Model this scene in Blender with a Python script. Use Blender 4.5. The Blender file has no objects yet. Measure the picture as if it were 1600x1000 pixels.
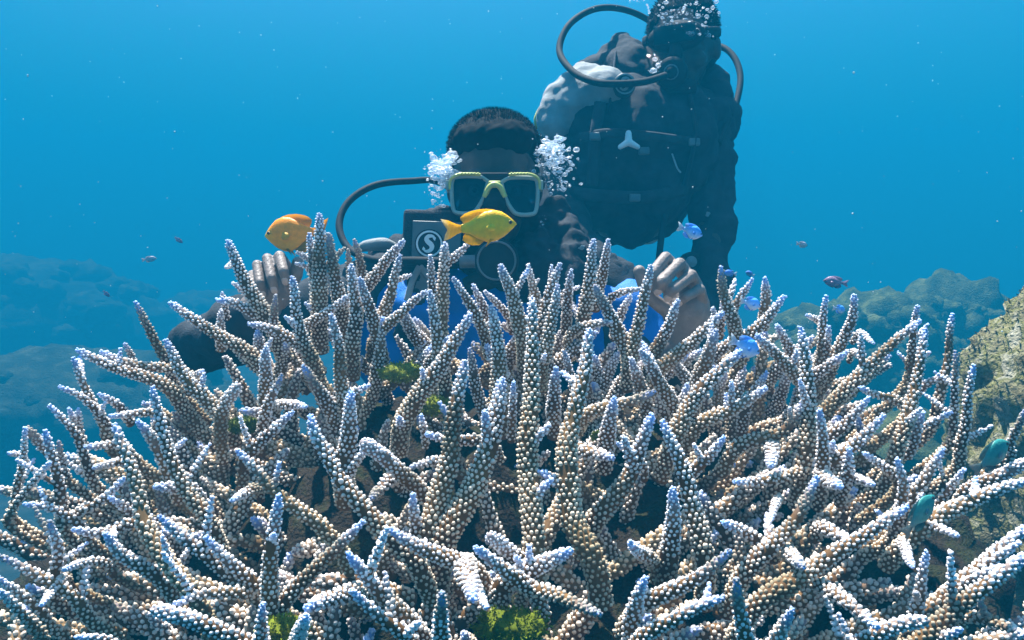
import bpy, bmesh, math, random
import numpy as np
from mathutils import Vector, Matrix, noise, Quaternion

random.seed(7)
RNG = np.random.default_rng(11)
R = math.radians
SC = bpy.context.scene
COL = SC.collection

# ------------------------------------------------------------------ camera
FPX = 1142.0                       # focal length in photo pixels (1600 wide)
CAM = Vector((0, 0, 0.9))
PITCH = R(-5.0)
cam_data = bpy.data.cameras.new("camera")
cam_data.sensor_width = 36.0
cam_data.lens = 36.0 * FPX / 1600.0
cam_data.clip_start = 0.01
cam_data.clip_end = 400.0
cam = bpy.data.objects.new("camera", cam_data)
cam.location = CAM
cam.rotation_euler = (R(90) + PITCH, 0, 0)
COL.objects.link(cam)
SC.camera = cam

# ------------------------------------------------------------------ daylight
SUN_ELEV, SUN_AZ = R(70), R(-32)   # azimuth from +Y (away from the camera), towards -X
SUN_STRENGTH = 5.0
SKY_STRENGTH = 0.05
EXPOSURE = 3.42
WATER_DENSITY = 0.145
WATER_COLOR = (0.004, 0.185, 0.334)
SURFACE_Z = 9.3
world = bpy.data.worlds.new("World")
SC.world = world
world.use_nodes = True
wn = world.node_tree
sky = wn.nodes.new("ShaderNodeTexSky")
sky.sky_type = 'NISHITA'
sky.sun_disc = False
sky.dust_density = 1.5
sky.sun_elevation = SUN_ELEV
sky.sun_rotation = SUN_AZ
wn.links.new(sky.outputs[0], wn.nodes["Background"].inputs[0])
wn.nodes["Background"].inputs[1].default_value = SKY_STRENGTH
sun_data = bpy.data.lights.new("sun", 'SUN')
sun_data.energy = SUN_STRENGTH
sun_data.angle = R(0.5)
sun_data.color = (1.0, 0.965, 0.92)
sun = bpy.data.objects.new("sun", sun_data)
sd = Vector((math.sin(SUN_AZ) * math.cos(SUN_ELEV), math.cos(SUN_AZ) * math.cos(SUN_ELEV), math.sin(SUN_ELEV)))
sun.rotation_euler = sd.to_track_quat('Z', 'Y').to_euler()
sun.location = sd * 20
COL.objects.link(sun)

vs = SC.view_settings
vs.view_transform = 'Standard'
vs.look = 'None'
vs.exposure = EXPOSURE
vs.gamma = 1.0
vs.use_curve_mapping = False
SC.render.engine = 'CYCLES'
cy = SC.cycles
cy.use_denoising = True
cy.max_bounces = 8
cy.diffuse_bounces = 3
cy.glossy_bounces = 3
cy.transmission_bounces = 6
cy.volume_bounces = 1
cy.transparent_max_bounces = 12

# ------------------------------------------------------------------ helpers
CR = Vector((1, 0, 0))
CF = Vector((0, math.cos(PITCH), math.sin(PITCH)))
CU = Vector((0, -math.sin(PITCH), math.cos(PITCH)))


def at(px, py, d):
    """World point seen at photo pixel (px, py) at view depth d metres."""
    return CAM + CF * d + CR * ((px - 800) / FPX * d) + CU * (-(py - 500) / FPX * d)


def link(o, parent=None):
    COL.objects.link(o)
    if parent is not None:
        o.parent = parent
    return o


def tag(o, label=None, cat=None, group=None, kind=None):
    if label: o["label"] = label
    if cat: o["category"] = cat
    if group: o["group"] = group
    if kind: o["kind"] = kind
    return o


def empty(name, loc=(0, 0, 0)):
    o = bpy.data.objects.new(name, None)
    o.empty_display_size = 0.05
    o.location = loc
    return link(o)


def set_parent(o, p):
    """Parent keeping world placement (p is an Empty that is only translated)."""
    o.parent = p
    o.matrix_parent_inverse = Matrix.Translation(p.location).inverted() if p.type == 'EMPTY' and p.parent is None else Matrix.Identity(4)


def mesh_np(name, V, T, mat, parent=None, col=None, smooth=True):
    """Triangle mesh from numpy arrays."""
    V = np.asarray(V, dtype=np.float32); T = np.asarray(T, dtype=np.int32)
    me = bpy.data.meshes.new(name)
    me.vertices.add(len(V)); me.vertices.foreach_set("co", V.ravel())
    me.loops.add(T.size); me.loops.foreach_set("vertex_index", T.ravel())
    me.polygons.add(len(T))
    me.polygons.foreach_set("loop_start", np.arange(0, T.size, 3, dtype=np.int32))
    me.polygons.foreach_set("loop_total", np.full(len(T), 3, dtype=np.int32))
    me.update(calc_edges=True)
    if smooth:
        me.polygons.foreach_set("use_smooth", np.ones(len(T), dtype=bool))
    if col is not None:
        a = me.color_attributes.new("Col", 'FLOAT_COLOR', 'POINT')
        c4 = np.ones((len(V), 4), dtype=np.float32); c4[:, :3] = col
        a.data.foreach_set("color", c4.ravel())
    if mat is not None:
        me.materials.append(mat)
    o = bpy.data.objects.new(name, me)
    link(o)
    if parent is not None: set_parent(o, parent)
    return o


def mesh_bm(name, bm, mat, parent=None, smooth=True):
    me = bpy.data.meshes.new(name)
    bmesh.ops.recalc_face_normals(bm, faces=bm.faces[:])
    bm.to_mesh(me); bm.free()
    if smooth:
        me.polygons.foreach_set("use_smooth", np.ones(len(me.polygons), dtype=bool))
    if mat is not None: me.materials.append(mat)
    o = bpy.data.objects.new(name, me)
    link(o)
    if parent is not None: set_parent(o, parent)
    return o


def catmull(P, n):
    """Resample a polyline smoothly with n points."""
    P = [Vector(p) for p in P]
    if len(P) == 2:
        return [P[0].lerp(P[1], i / (n - 1)) for i in range(n)]
    Q = [P[0] * 2 - P[1]] + P + [P[-1] * 2 - P[-2]]
    out = []
    segs = len(P) - 1
    for i in range(n):
        t = i / (n - 1) * segs
        k = min(int(t), segs - 1); t -= k
        a, b, c, d = Q[k], Q[k + 1], Q[k + 2], Q[k + 3]
        out.append(0.5 * ((2 * b) + (c - a) * t + (2 * a - 5 * b + 4 * c - d) * t * t + (3 * b - a - 3 * c + d) * t ** 3))
    return out


def frames(P):
    P = np.array([tuple(p) for p in P], dtype=float)
    Tn = np.gradient(P, axis=0); Tn /= np.linalg.norm(Tn, axis=1)[:, None] + 1e-12
    N = np.zeros_like(P)
    ref = np.array([0, 0, 1.0]) if abs(Tn[0, 2]) < 0.9 else np.array([1.0, 0, 0])
    n = ref - Tn[0] * ref.dot(Tn[0]); n /= np.linalg.norm(n)
    for i in range(len(P)):
        n = n - Tn[i] * n.dot(Tn[i]); n /= np.linalg.norm(n) + 1e-12
        N[i] = n
    return P, Tn, N, np.cross(Tn, N)


def tube(bm, pts, rad, sides=12, n=40, cap=True, flat=1.0, ref=None):
    """Add a swept tube; rad a number or a list along the tube."""
    C = catmull(pts, n)
    P, Tn, N, B = frames(C)
    if ref is not None:
        for i in range(len(P)):
            r_ = np.array(ref, float); r_ -= Tn[i] * r_.dot(Tn[i]); r_ /= np.linalg.norm(r_); N[i] = r_; B[i] = np.cross(Tn[i], r_)
    rr = np.interp(np.linspace(0, 1, n), np.linspace(0, 1, len(rad)), rad) if hasattr(rad, '__len__') else np.full(n, rad)
    rings = []
    for i in range(n):
        ring = []
        for k in range(sides):
            a = 2 * math.pi * k / sides
            ring.append(bm.verts.new(P[i] + (N[i] * math.cos(a) + B[i] * math.sin(a) * flat) * rr[i]))
        rings.append(ring)
    for i in range(n - 1):
        for k in range(sides):
            bm.faces.new((rings[i][k], rings[i][(k + 1) % sides], rings[i + 1][(k + 1) % sides], rings[i + 1][k]))
    if cap:
        bm.faces.new(rings[0][::-1]); bm.faces.new(rings[-1])


def ball(bm, c, r, rot=None, u=14, v=10):
    m = Matrix.Translation(Vector(c))
    if rot is not None: m = m @ rot.to_4x4()
    if not hasattr(r, '__len__'): r = (r, r, r)
    m = m @ Matrix.Diagonal((r[0], r[1], r[2], 1))
    bmesh.ops.create_uvsphere(bm, u_segments=u, v_segments=v, radius=1.0, matrix=m)


def capsule(bm, a, b, ra, rb, sides=12):
    a = Vector(a); b = Vector(b)
    d = (b - a); L = d.length; d.normalize()
    q = d.to_track_quat('Z', 'Y').to_matrix()
    prof = []
    for i in range(6):
        t = -math.pi / 2 + (math.pi / 2) * i / 5
        prof.append((ra * math.cos(t), ra * math.sin(t)))
    for i in range(6):
        t = (math.pi / 2) * i / 5
        prof.append((rb * math.cos(t), L + rb * math.sin(t)))
    rings = []
    for (r, z) in prof:
        if r < 1e-6:
            rings.append([bm.verts.new(a + q @ Vector((0, 0, z)))])
        else:
            rings.append([bm.verts.new(a + q @ Vector((r * math.cos(2 * math.pi * k / sides), r * math.sin(2 * math.pi * k / sides), z))) for k in range(sides)])
    for i in range(len(rings) - 1):
        A, Bq = rings[i], rings[i + 1]
        for k in range(sides):
            k2 = (k + 1) % sides
            if len(A) == 1: bm.faces.new((A[0], Bq[k2], Bq[k]))
            elif len(Bq) == 1: bm.faces.new((A[k], A[k2], Bq[0]))
            else: bm.faces.new((A[k], A[k2], Bq[k2], Bq[k]))


def box(bm, c, s, rot=None, bevel=0.0):
    m = Matrix.Translation(Vector(c))
    if rot is not None: m = m @ rot.to_4x4()
    m = m @ Matrix.Diagonal((s[0], s[1], s[2], 1))
    g = bmesh.ops.create_cube(bm, size=1.0, matrix=m)
    if bevel > 0:
        es = list({e for v in g['verts'] for e in v.link_edges})
        bmesh.ops.bevel(bm, geom=es, offset=bevel, segments=3, affect='EDGES', profile=0.6)


def remeshed(name, bm, voxel, mat, parent=None, smooth_iter=4, ripple=None):
    """Fuse overlapping closed shapes into one continuous surface."""
    me = bpy.data.meshes.new(name)
    bm.to_mesh(me); bm.free()
    o = bpy.data.objects.new(name, me); link(o)
    m = o.modifiers.new("r", 'REMESH'); m.mode = 'VOXEL'; m.voxel_size = voxel; m.use_smooth_shade = True
    if smooth_iter:
        s = o.modifiers.new("s", 'SMOOTH'); s.iterations = smooth_iter; s.factor = 0.5
    dg = bpy.context.evaluated_depsgraph_get()
    new = bpy.data.meshes.new_from_object(o.evaluated_get(dg))
    o.modifiers.clear()
    o.data = new
    new.name = name
    bpy.data.meshes.remove(me)
    if ripple:
        amp, sc_, seed = ripple
        off = Vector((seed, seed * 2.1, 0))
        nv = len(new.vertices)
        co = np.empty(nv * 3, np.float32); no = np.empty(nv * 3, np.float32)
        new.vertices.foreach_get("co", co); new.vertices.foreach_get("normal", no)
        co = co.reshape(-1, 3); no = no.reshape(-1, 3)
        dd = np.array([noise.turbulence(Vector(p) * sc_ + off, 3, False) for p in co], np.float32)
        co += no * ((dd - dd.mean()) * amp + 0.002)[:, None]
        new.vertices.foreach_set("co", co.ravel())
    new.polygons.foreach_set("use_smooth", np.ones(len(new.polygons), dtype=bool))
    new.materials.clear(); new.materials.append(mat)
    new.update()
    if parent is not None: set_parent(o, parent)
    return o


# ------------------------------------------------------------------ materials
def mat_new(name):
    m = bpy.data.materials.new(name); m.use_nodes = True
    return m, m.node_tree, m.node_tree.nodes["Principled BSDF"]


def mat_plain(name, color, rough=0.6, spec=0.3, var=0.25, scale=40.0, bump=0.0, bscale=200.0, coat=0.0, metallic=0.0):
    m, t, p = mat_new(name)
    tc = t.nodes.new("ShaderNodeTexCoord")
    nz = t.nodes.new("ShaderNodeTexNoise"); nz.inputs["Scale"].default_value = scale; nz.inputs["Detail"].default_value = 6
    t.links.new(tc.outputs["Object"], nz.inputs["Vector"])
    rp = t.nodes.new("ShaderNodeValToRGB")
    c = Vector(color)
    lo = c * (1 - var); hi = c * (1 + var)
    rp.color_ramp.elements[0].position = 0.3; rp.color_ramp.elements[1].position = 0.7
    rp.color_ramp.elements[0].color = (*lo, 1); rp.color_ramp.elements[1].color = (*[min(x, 1) for x in hi], 1)
    t.links.new(nz.outputs["Fac"], rp.inputs["Fac"])
    t.links.new(rp.outputs["Color"], p.inputs["Base Color"])
    p.inputs["Roughness"].default_value = rough
    p.inputs["Specular IOR Level"].default_value = spec
    p.inputs["Metallic"].default_value = metallic
    p.inputs["Coat Weight"].default_value = coat
    if bump > 0:
        n2 = t.nodes.new("ShaderNodeTexNoise"); n2.inputs["Scale"].default_value = bscale; n2.inputs["Detail"].default_value = 5
        t.links.new(tc.outputs["Object"], n2.inputs["Vector"])
        b = t.nodes.new("ShaderNodeBump"); b.inputs["Strength"].default_value = bump; b.inputs["Distance"].default_value = 0.01
        t.links.new(n2.outputs["Fac"], b.inputs["Height"]); t.links.new(b.outputs["Normal"], p.inputs["Normal"])
    return m


def mat_vcol(name, rough=0.7, spec=0.2, var=0.18, scale=300.0, sss=0.0):
    m, t, p = mat_new(name)
    a = t.nodes.new("ShaderNodeVertexColor"); a.layer_name = "Col"
    tc = t.nodes.new("ShaderNodeTexCoord")
    nz = t.nodes.new("ShaderNodeTexNoise"); nz.inputs["Scale"].default_value = scale; nz.inputs["Detail"].default_value = 4
    t.links.new(tc.outputs["Object"], nz.inputs["Vector"])
    mr = t.nodes.new("ShaderNodeMapRange"); mr.inputs[1].default_value = 0.25; mr.inputs[2].default_value = 0.75
    mr.inputs[3].default_value = 1 - var; mr.inputs[4].default_value = 1 + var
    t.links.new(nz.outputs["Fac"], mr.inputs[0])
    mx = t.nodes.new("ShaderNodeVectorMath"); mx.operation = 'SCALE'
    t.links.new(a.outputs["Color"], mx.inputs[0]); t.links.new(mr.outputs[0], mx.inputs["Scale"])
    t.links.new(mx.outputs[0], p.inputs["Base Color"])
    p.inputs["Roughness"].default_value = rough
    p.inputs["Specular IOR Level"].default_value = spec
    if sss > 0:
        p.inputs["Subsurface Weight"].default_value = sss
        p.inputs["Subsurface Radius"].default_value = (0.004, 0.003, 0.002)
        p.inputs["Subsurface Scale"].default_value = 1.0
    return m


def mat_rock(name, cols, scale=8.0, bump=0.6, rough=0.9):
    """Mottled growth: cols = list of (pos, rgb)."""
    m, t, p = mat_new(name)
    tc = t.nodes.new("ShaderNodeTexCoord")
    nz = t.nodes.new("ShaderNodeTexNoise"); nz.inputs["Scale"].default_value = scale; nz.inputs["Detail"].default_value = 9; nz.inputs["Roughness"].default_value = 0.65
    t.links.new(tc.outputs["Object"], nz.inputs["Vector"])
    rp = t.nodes.new("ShaderNodeValToRGB")
    e = rp.color_ramp.elements
    e[0].position, e[0].color = cols[0][0], (*cols[0][1], 1)
    e[1].position, e[1].color = cols[-1][0], (*cols[-1][1], 1)
    for pos, c in cols[1:-1]:
        k = e.new(pos); k.color = (*c, 1)
    t.links.new(nz.outputs["Fac"], rp.inputs["Fac"])
    t.links.new(rp.outputs["Color"], p.inputs["Base Color"])
    n2 = t.nodes.new("ShaderNodeTexNoise"); n2.inputs["Scale"].default_value = scale * 9; n2.inputs["Detail"].default_value = 8
    t.links.new(tc.outputs["Object"], n2.inputs["Vector"])
    b = t.nodes.new("ShaderNodeBump"); b.inputs["Strength"].default_value = bump; b.inputs["Distance"].default_value = 0.02
    t.links.new(n2.outputs["Fac"], b.inputs["Height"]); t.links.new(b.outputs["Normal"], p.inputs["Normal"])
    p.inputs["Roughness"].default_value = rough
    p.inputs["Specular IOR Level"].default_value = 0.1
    return m


M = {}
M['coral'] = mat_vcol("coral_skin", rough=0.75, spec=0.15, var=0.2, scale=260)
M['dead'] = mat_rock("dead_coral_base", [(0.3, (0.006, 0.005, 0.004)), (0.48, (0.026, 0.019, 0.012)), (0.6, (0.024, 0.028, 0.010)), (0.72, (0.06, 0.048, 0.034))], scale=22)  # near-black colour puts shade into the gaps between branches
M['algae'] = mat_vcol("green_algae", rough=0.9, spec=0.05, var=0.3, scale=120)
M['boulder'] = mat_rock("encrusted_rock", [(0.28, (0.025, 0.024, 0.014)), (0.40, (0.10, 0.088, 0.04)), (0.48, (0.20, 0.185, 0.105)), (0.54, (0.14, 0.14, 0.04)), (0.60, (0.26, 0.25, 0.17)), (0.68, (0.36, 0.35, 0.27)), (0.78, (0.17, 0.165, 0.06))], scale=16, bump=0.7)
M['reef'] = mat_rock("reef_growth", [(0.3, (0.012, 0.02, 0.006)), (0.5, (0.045, 0.060, 0.020)), (0.7, (0.13, 0.15, 0.055))], scale=9, bump=0.9)
M['reef_dark'] = mat_rock("dark_reef_growth", [(0.3, (0.004, 0.008, 0.005)), (0.5, (0.016, 0.024, 0.014)), (0.7, (0.05, 0.06, 0.035))], scale=6, bump=0.9)
M['dark_bed'] = mat_rock("dark_bed", [(0.3, (0.005, 0.009, 0.007)), (0.5, (0.014, 0.019, 0.014)), (0.62, (0.03, 0.035, 0.025)), (0.75, (0.055, 0.06, 0.042))], scale=2.5, bump=0.8)  # algae-dark bed, its colour darkened further to blend into the haze
M['skin'] = mat_plain("dark_skin", (0.055, 0.033, 0.024), rough=0.5, spec=0.35, var=0.15, scale=60, bump=0.15, bscale=350)
M['hand_skin'] = mat_plain("wet_hand_skin", (0.21, 0.17, 0.15), rough=0.5, spec=0.35, var=0.14, scale=70, bump=0.25, bscale=260)
M['nail'] = mat_plain("finger_nail", (0.46, 0.36, 0.31), rough=0.3, spec=0.5, var=0.05)
M['hair'] = mat_plain("black_hair", (0.005, 0.005, 0.0055), rough=0.85, spec=0.08, var=0.3)
M['neoprene'] = mat_plain("black_neoprene", (0.032, 0.037, 0.044), rough=0.85, spec=0.12, var=0.3, scale=30, bump=0.25, bscale=300)
M['vest_black'] = mat_plain("black_nylon", (0.027, 0.032, 0.040), rough=0.8, spec=0.15, var=0.4, scale=25, bump=0.4, bscale=500)
M['vest_blue'] = mat_plain("blue_nylon", (0.010, 0.15, 0.52), rough=0.6, spec=0.3, var=0.12, scale=20, bump=0.3, bscale=400)
M['grey_cloth'] = mat_plain("grey_nylon", (0.26, 0.285, 0.29), rough=0.75, spec=0.2, var=0.2, scale=25, bump=0.35, bscale=420)
M['rubber'] = mat_plain("black_rubber", (0.016, 0.018, 0.02), rough=0.75, spec=0.15, var=0.2, scale=60)
M['yellow_trim'] = mat_plain("yellow_trim", (0.52, 0.54, 0.15), rough=0.45, spec=0.4, var=0.1)
M['grey_trim'] = mat_plain("grey_mask_frame", (0.27, 0.34, 0.30), rough=0.4, spec=0.5, var=0.1)
M['white'] = mat_plain("white_plastic", (0.75, 0.77, 0.76), rough=0.4, spec=0.5, var=0.06)
M['badge'] = mat_plain("badge_plate", (0.11, 0.13, 0.14), rough=0.5, spec=0.4, var=0.15)
M['ink'] = mat_plain("badge_ink", (0.012, 0.018, 0.025), rough=0.5, spec=0.3, var=0.1)
M['steel'] = mat_plain("tank_paint", (0.35, 0.36, 0.36), rough=0.4, spec=0.5, var=0.1, metallic=0.4)
M['eye_white'] = mat_plain("eye_white", (0.6, 0.58, 0.55), rough=0.2, spec=0.5, var=0.05)
M['fish_eye'] = mat_plain("fish_eye", (0.22, 0.15, 0.03), rough=0.3, spec=0.4, var=0.1)
M['pupil'] = mat_plain("pupil", (0.006, 0.006, 0.008), rough=0.1, spec=0.6, var=0.0)
M['speck'] = mat_plain("pale_speck", (0.55, 0.6, 0.6), rough=0.8, spec=0.1, var=0.1)


def mat_lens():
    m, t, p = mat_new("mask_glass")
    tr = t.nodes.new("ShaderNodeBsdfTransparent"); tr.inputs[0].default_value = (0.30, 0.36, 0.40, 1)
    gl = t.nodes.new("ShaderNodeBsdfGlossy"); gl.inputs["Roughness"].default_value = 0.03; gl.inputs[0].default_value = (0.9, 0.95, 1, 1)
    fr = t.nodes.new("ShaderNodeFresnel"); fr.inputs[0].default_value = 1.5
    mx = t.nodes.new("ShaderNodeMixShader")
    t.links.new(fr.outputs[0], mx.inputs[0]); t.links.new(tr.outputs[0], mx.inputs[1]); t.links.new(gl.outputs[0], mx.inputs[2])
    t.links.new(mx.outputs[0], t.nodes["Material Output"].inputs[0])
    return m


def mat_bubble():
    m, t, p = mat_new("air_bubble")
    tr = t.nodes.new("ShaderNodeBsdfTransparent"); tr.inputs[0].default_value = (0.93, 0.97, 1, 1)
    gl = t.nodes.new("ShaderNodeBsdfGlossy"); gl.inputs["Roughness"].default_value = 0.08; gl.inputs[0].default_value = (1, 1, 1, 1)
    df = t.nodes.new("ShaderNodeBsdfTranslucent"); df.inputs[0].default_value = (0.85, 0.92, 1, 1)
    d2 = t.nodes.new("ShaderNodeBsdfDiffuse"); d2.inputs[0].default_value = (0.85, 0.92, 1, 1)
    ad = t.nodes.new("ShaderNodeMixShader"); ad.inputs[0].default_value = 0.5
    t.links.new(df.outputs[0], ad.inputs[1]); t.links.new(d2.outputs[0], ad.inputs[2])
    m1 = t.nodes.new("ShaderNodeMixShader"); m1.inputs[0].default_value = 0.45
    t.links.new(gl.outputs[0], m1.inputs[1]); t.links.new(ad.outputs[0], m1.inputs[2])
    lw = t.nodes.new("ShaderNodeLayerWeight"); lw.inputs[0].default_value = 0.55
    mr = t.nodes.new("ShaderNodeMapRange"); mr.inputs[3].default_value = 0.16; mr.inputs[4].default_value = 0.95
    t.links.new(lw.outputs["Facing"], mr.inputs[0])
    m2 = t.nodes.new("ShaderNodeMixShader")
    t.links.new(mr.outputs[0], m2.inputs[0]); t.links.new(tr.outputs[0], m2.inputs[1]); t.links.new(m1.outputs[0], m2.inputs[2])
    t.links.new(m2.outputs[0], t.nodes["Material Output"].inputs[0])
    return m


M['lens'] = mat_lens()
M['bubble'] = mat_bubble()

# ------------------------------------------------------------------ setting: sea bed, reefs, boulder
def ico(sub):
    bm = bmesh.new(); bmesh.ops.create_icosphere(bm, subdivisions=sub, radius=1.0)
    bm.verts.ensure_lookup_table()
    V = np.array([v.co[:] for v in bm.verts]); T = np.array([[v.index for v in f.verts] for f in bm.faces]); bm.free()
    return V, T


ICO = {k: ico(k) for k in (1, 2, 3, 4, 5, 6)}


def lump(name, c, rad, sub, octs, seed, mat, parent=None, zmin=None, col=None, ridge=False):
    """Displaced rounded mass; octs = [(frequency, amplitude in metres)]."""
    V, T = ICO[sub]
    rad = np.array(rad); c = np.array(c)
    P = V * rad
    N = V / rad; N /= np.linalg.norm(N, axis=1)[:, None]
    d = np.zeros(len(P))
    for f, a in octs:
        off = Vector((seed * 3.7, seed * 1.3, seed * 2.9 + f))
        if ridge:
            vals = np.array([noise.turbulence(Vector(p) * f + off, 3, False) for p in P])
            d += (vals - vals.mean()) * 1.6 * a
        else:
            d += np.array([noise.noise(Vector(p) * f + off) for p in P]) * a
    P = P + N * d[:, None] + c
    if zmin is not None: P[:, 2] = np.maximum(P[:, 2], zmin)
    return mesh_np(name, P, T, mat, parent, col)


# dark sea bed, finer near the camera
gx = np.concatenate([-np.geomspace(58, 1.2, 26), np.linspace(-1.1, 1.1, 14), np.geomspace(1.2, 58, 26)])
gy = np.concatenate([-np.geomspace(20, 1.2, 10), np.linspace(-1.0, 8.0, 40), np.geomspace(8.3, 58, 24)])
GV = []
for y in gy:
    for x in gx:
        r = math.hypot(x, y)
        z = 0.10 * noise.noise(Vector((x * 0.35, y * 0.35, 3.1))) + 0.03 * noise.noise(Vector((x * 1.7, y * 1.7, 1.0)))
        rise = math.exp(-((x / 0.95) ** 2 + ((y - 1.25) / 0.85) ** 2) ** 1.5)
        GV.append((x, y, z - 0.75 + 0.70 * rise))
nx = len(gx); GT = []
for j in range(len(gy) - 1):
    for i in range(nx - 1):
        a = j * nx + i
        GT += [(a, a + 1, a + nx + 1), (a, a + nx + 1, a + nx)]
ground = mesh_np("ground", GV, GT, M['dark_bed'])
tag(ground, "dark sea bed fading into blue water", "sea bed", kind="structure")


def reef_mound(name, label, c, rad, heads, seed, hr=(0.10, 0.24), mt='reef'):
    rnd = random.Random(seed)
    e = empty(name, (c[0], c[1], 0))
    tag(e, label, "reef", "coral reef mounds on the sea bed")
    lump("reef_rock", c, rad, 5, [(1.5 / max(rad), 0.22 * rad[2]), (5 / max(rad), 0.10 * rad[2]), (7, 0.07), (16, 0.04), (34, 0.018)], seed, M[mt], e)
    for k in range(heads):
        th = rnd.uniform(0, 2 * math.pi); ph = rnd.uniform(0.05, 1.0)
        if math.sin(th) > 0.3: th = -th
        n = Vector((math.cos(th) * math.cos(ph), math.sin(th) * math.cos(ph), math.sin(ph)))
        p = Vector(c) + Vector((n.x * rad[0], n.y * rad[1], n.z * rad[2])) * rnd.uniform(0.9, 1.02)
        if p.z < -0.7: continue
        r = rnd.uniform(*hr)
        lump("coral_head", p, (r, r, r * rnd.uniform(0.6, 0.95)), 3, [(2.0 / r, 0.30 * r), (5 / r, 0.22 * r), (11 / r, 0.12 * r)], seed * 31 + k, M[mt], e)
    return e


reef_mound("reef_mound", "bumpy hazy reef mound behind the coral on the photo's right side", (2.45, 5.35, -0.1), (0.85, 0.6, 0.70), 70, 3, (0.05, 0.15))
reef_mound("reef_mound", "second hazy reef mound rising nearer the encrusted boulder", (3.35, 5.7, -0.1), (0.62, 0.55, 0.74), 50, 8, (0.05, 0.16))
reef_mound("reef_mound", "large faint blue reef mound far off on the left", (-8.6, 12.0, -0.3), (2.9, 1.8, 1.15), 70, 5, (0.14, 0.36), 'reef_dark')
reef_mound("reef_mound", "low faint reef mound far behind the left hand", (-5.2, 13.5, -0.9), (2.2, 1.4, 1.10), 46, 6, (0.12, 0.32), 'reef_dark')
reef_mound("reef_mound", "low shadowy reef rise on the sea bed past the left edge of the coral", (-3.9, 6.2, -0.55), (1.6, 1.0, 0.62), 50, 12, (0.06, 0.17), 'reef_dark')
reef_mound("reef_mound", "low reef rubble seen in the gap between coral and boulder", (1.45, 2.9, -0.5), (0.6, 0.5, 0.75), 40, 14, (0.05, 0.12))

# encrusted boulder at the right edge
bc = at(1800, 800, 1.30)
boulder_e = empty("boulder", (bc.x, bc.y, 0))
tag(boulder_e, "grey and yellow green encrusted boulder at the right edge behind the coral", "boulder")
bo = lump("boulder_rock", bc, (0.33, 0.33, 0.50), 6, [(2.5, 0.06), (7, 0.035), (17, 0.026), (40, 0.018), (85, 0.012), (140, 0.006)], 21, M['boulder'], boulder_e)
# tufts of turf algae over the boulder
bv = np.empty(len(bo.data.vertices) * 3, np.float32); bo.data.vertices.foreach_get("co", bv); bv = bv.reshape(-1, 3)
bn = np.empty(len(bo.data.vertices) * 3, np.float32); bo.data.vertices.foreach_get("normal", bn); bn = bn.reshape(-1, 3)
idx = RNG.choice(len(bv), 22000)
TV, TT, TC = [], [], []
pal = np.array([(0.21, 0.205, 0.12), (0.18, 0.19, 0.045), (0.28, 0.27, 0.20), (0.09, 0.09, 0.04), (0.19, 0.15, 0.07), (0.38, 0.37, 0.30)])
for i in idx:
    if noise.noise(Vector(bv[i]) * 14) < -0.12: continue
    p = bv[i]; n = bn[i]
    cc = pal[int((noise.noise(Vector(bv[i]) * 9 + Vector((5, 5, 5))) * 0.5 + 0.5 + random.uniform(-0.16, 0.16)) * 5.99) % 6] * random.uniform(0.7, 1.2)
    for q in range(2):
        d = n + RNG.normal(0, 0.55, 3); d[2] += 0.2; d /= np.linalg.norm(d)
        s = np.cross(d, RNG.normal(0, 1, 3)); s /= np.linalg.norm(s) + 1e-9
        L = random.uniform(0.0015, 0.0045); w = random.uniform(0.0008, 0.0018)
        b = len(TV)
        TV += [p - s * w, p + s * w, p + d * L + s * w * 0.5, p + d * L - s * w * 0.6 + n * 0.001]
        TT += [(b, b + 1, b + 2), (b, b + 2, b + 3)]
        TC += [cc * 0.9, cc * 0.9, cc * 1.1, cc * 1.1]
tf = mesh_np("turf_algae", TV, TT, M['algae'], boulder_e, np.array(TC), smooth=False); tf["kind"] = "stuff"

# ------------------------------------------------------------------ staghorn coral colony
def cdepth(x, y):
    """Depth of the canopy of the colony at a photo pixel."""
    s = (y - 360) / 640.0
    d = 1.04 - 0.60 * s + 0.05 * s * s
    return max(0.40, min(1.07, d + 0.05 * ((x - 800) / 800) ** 2))


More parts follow.
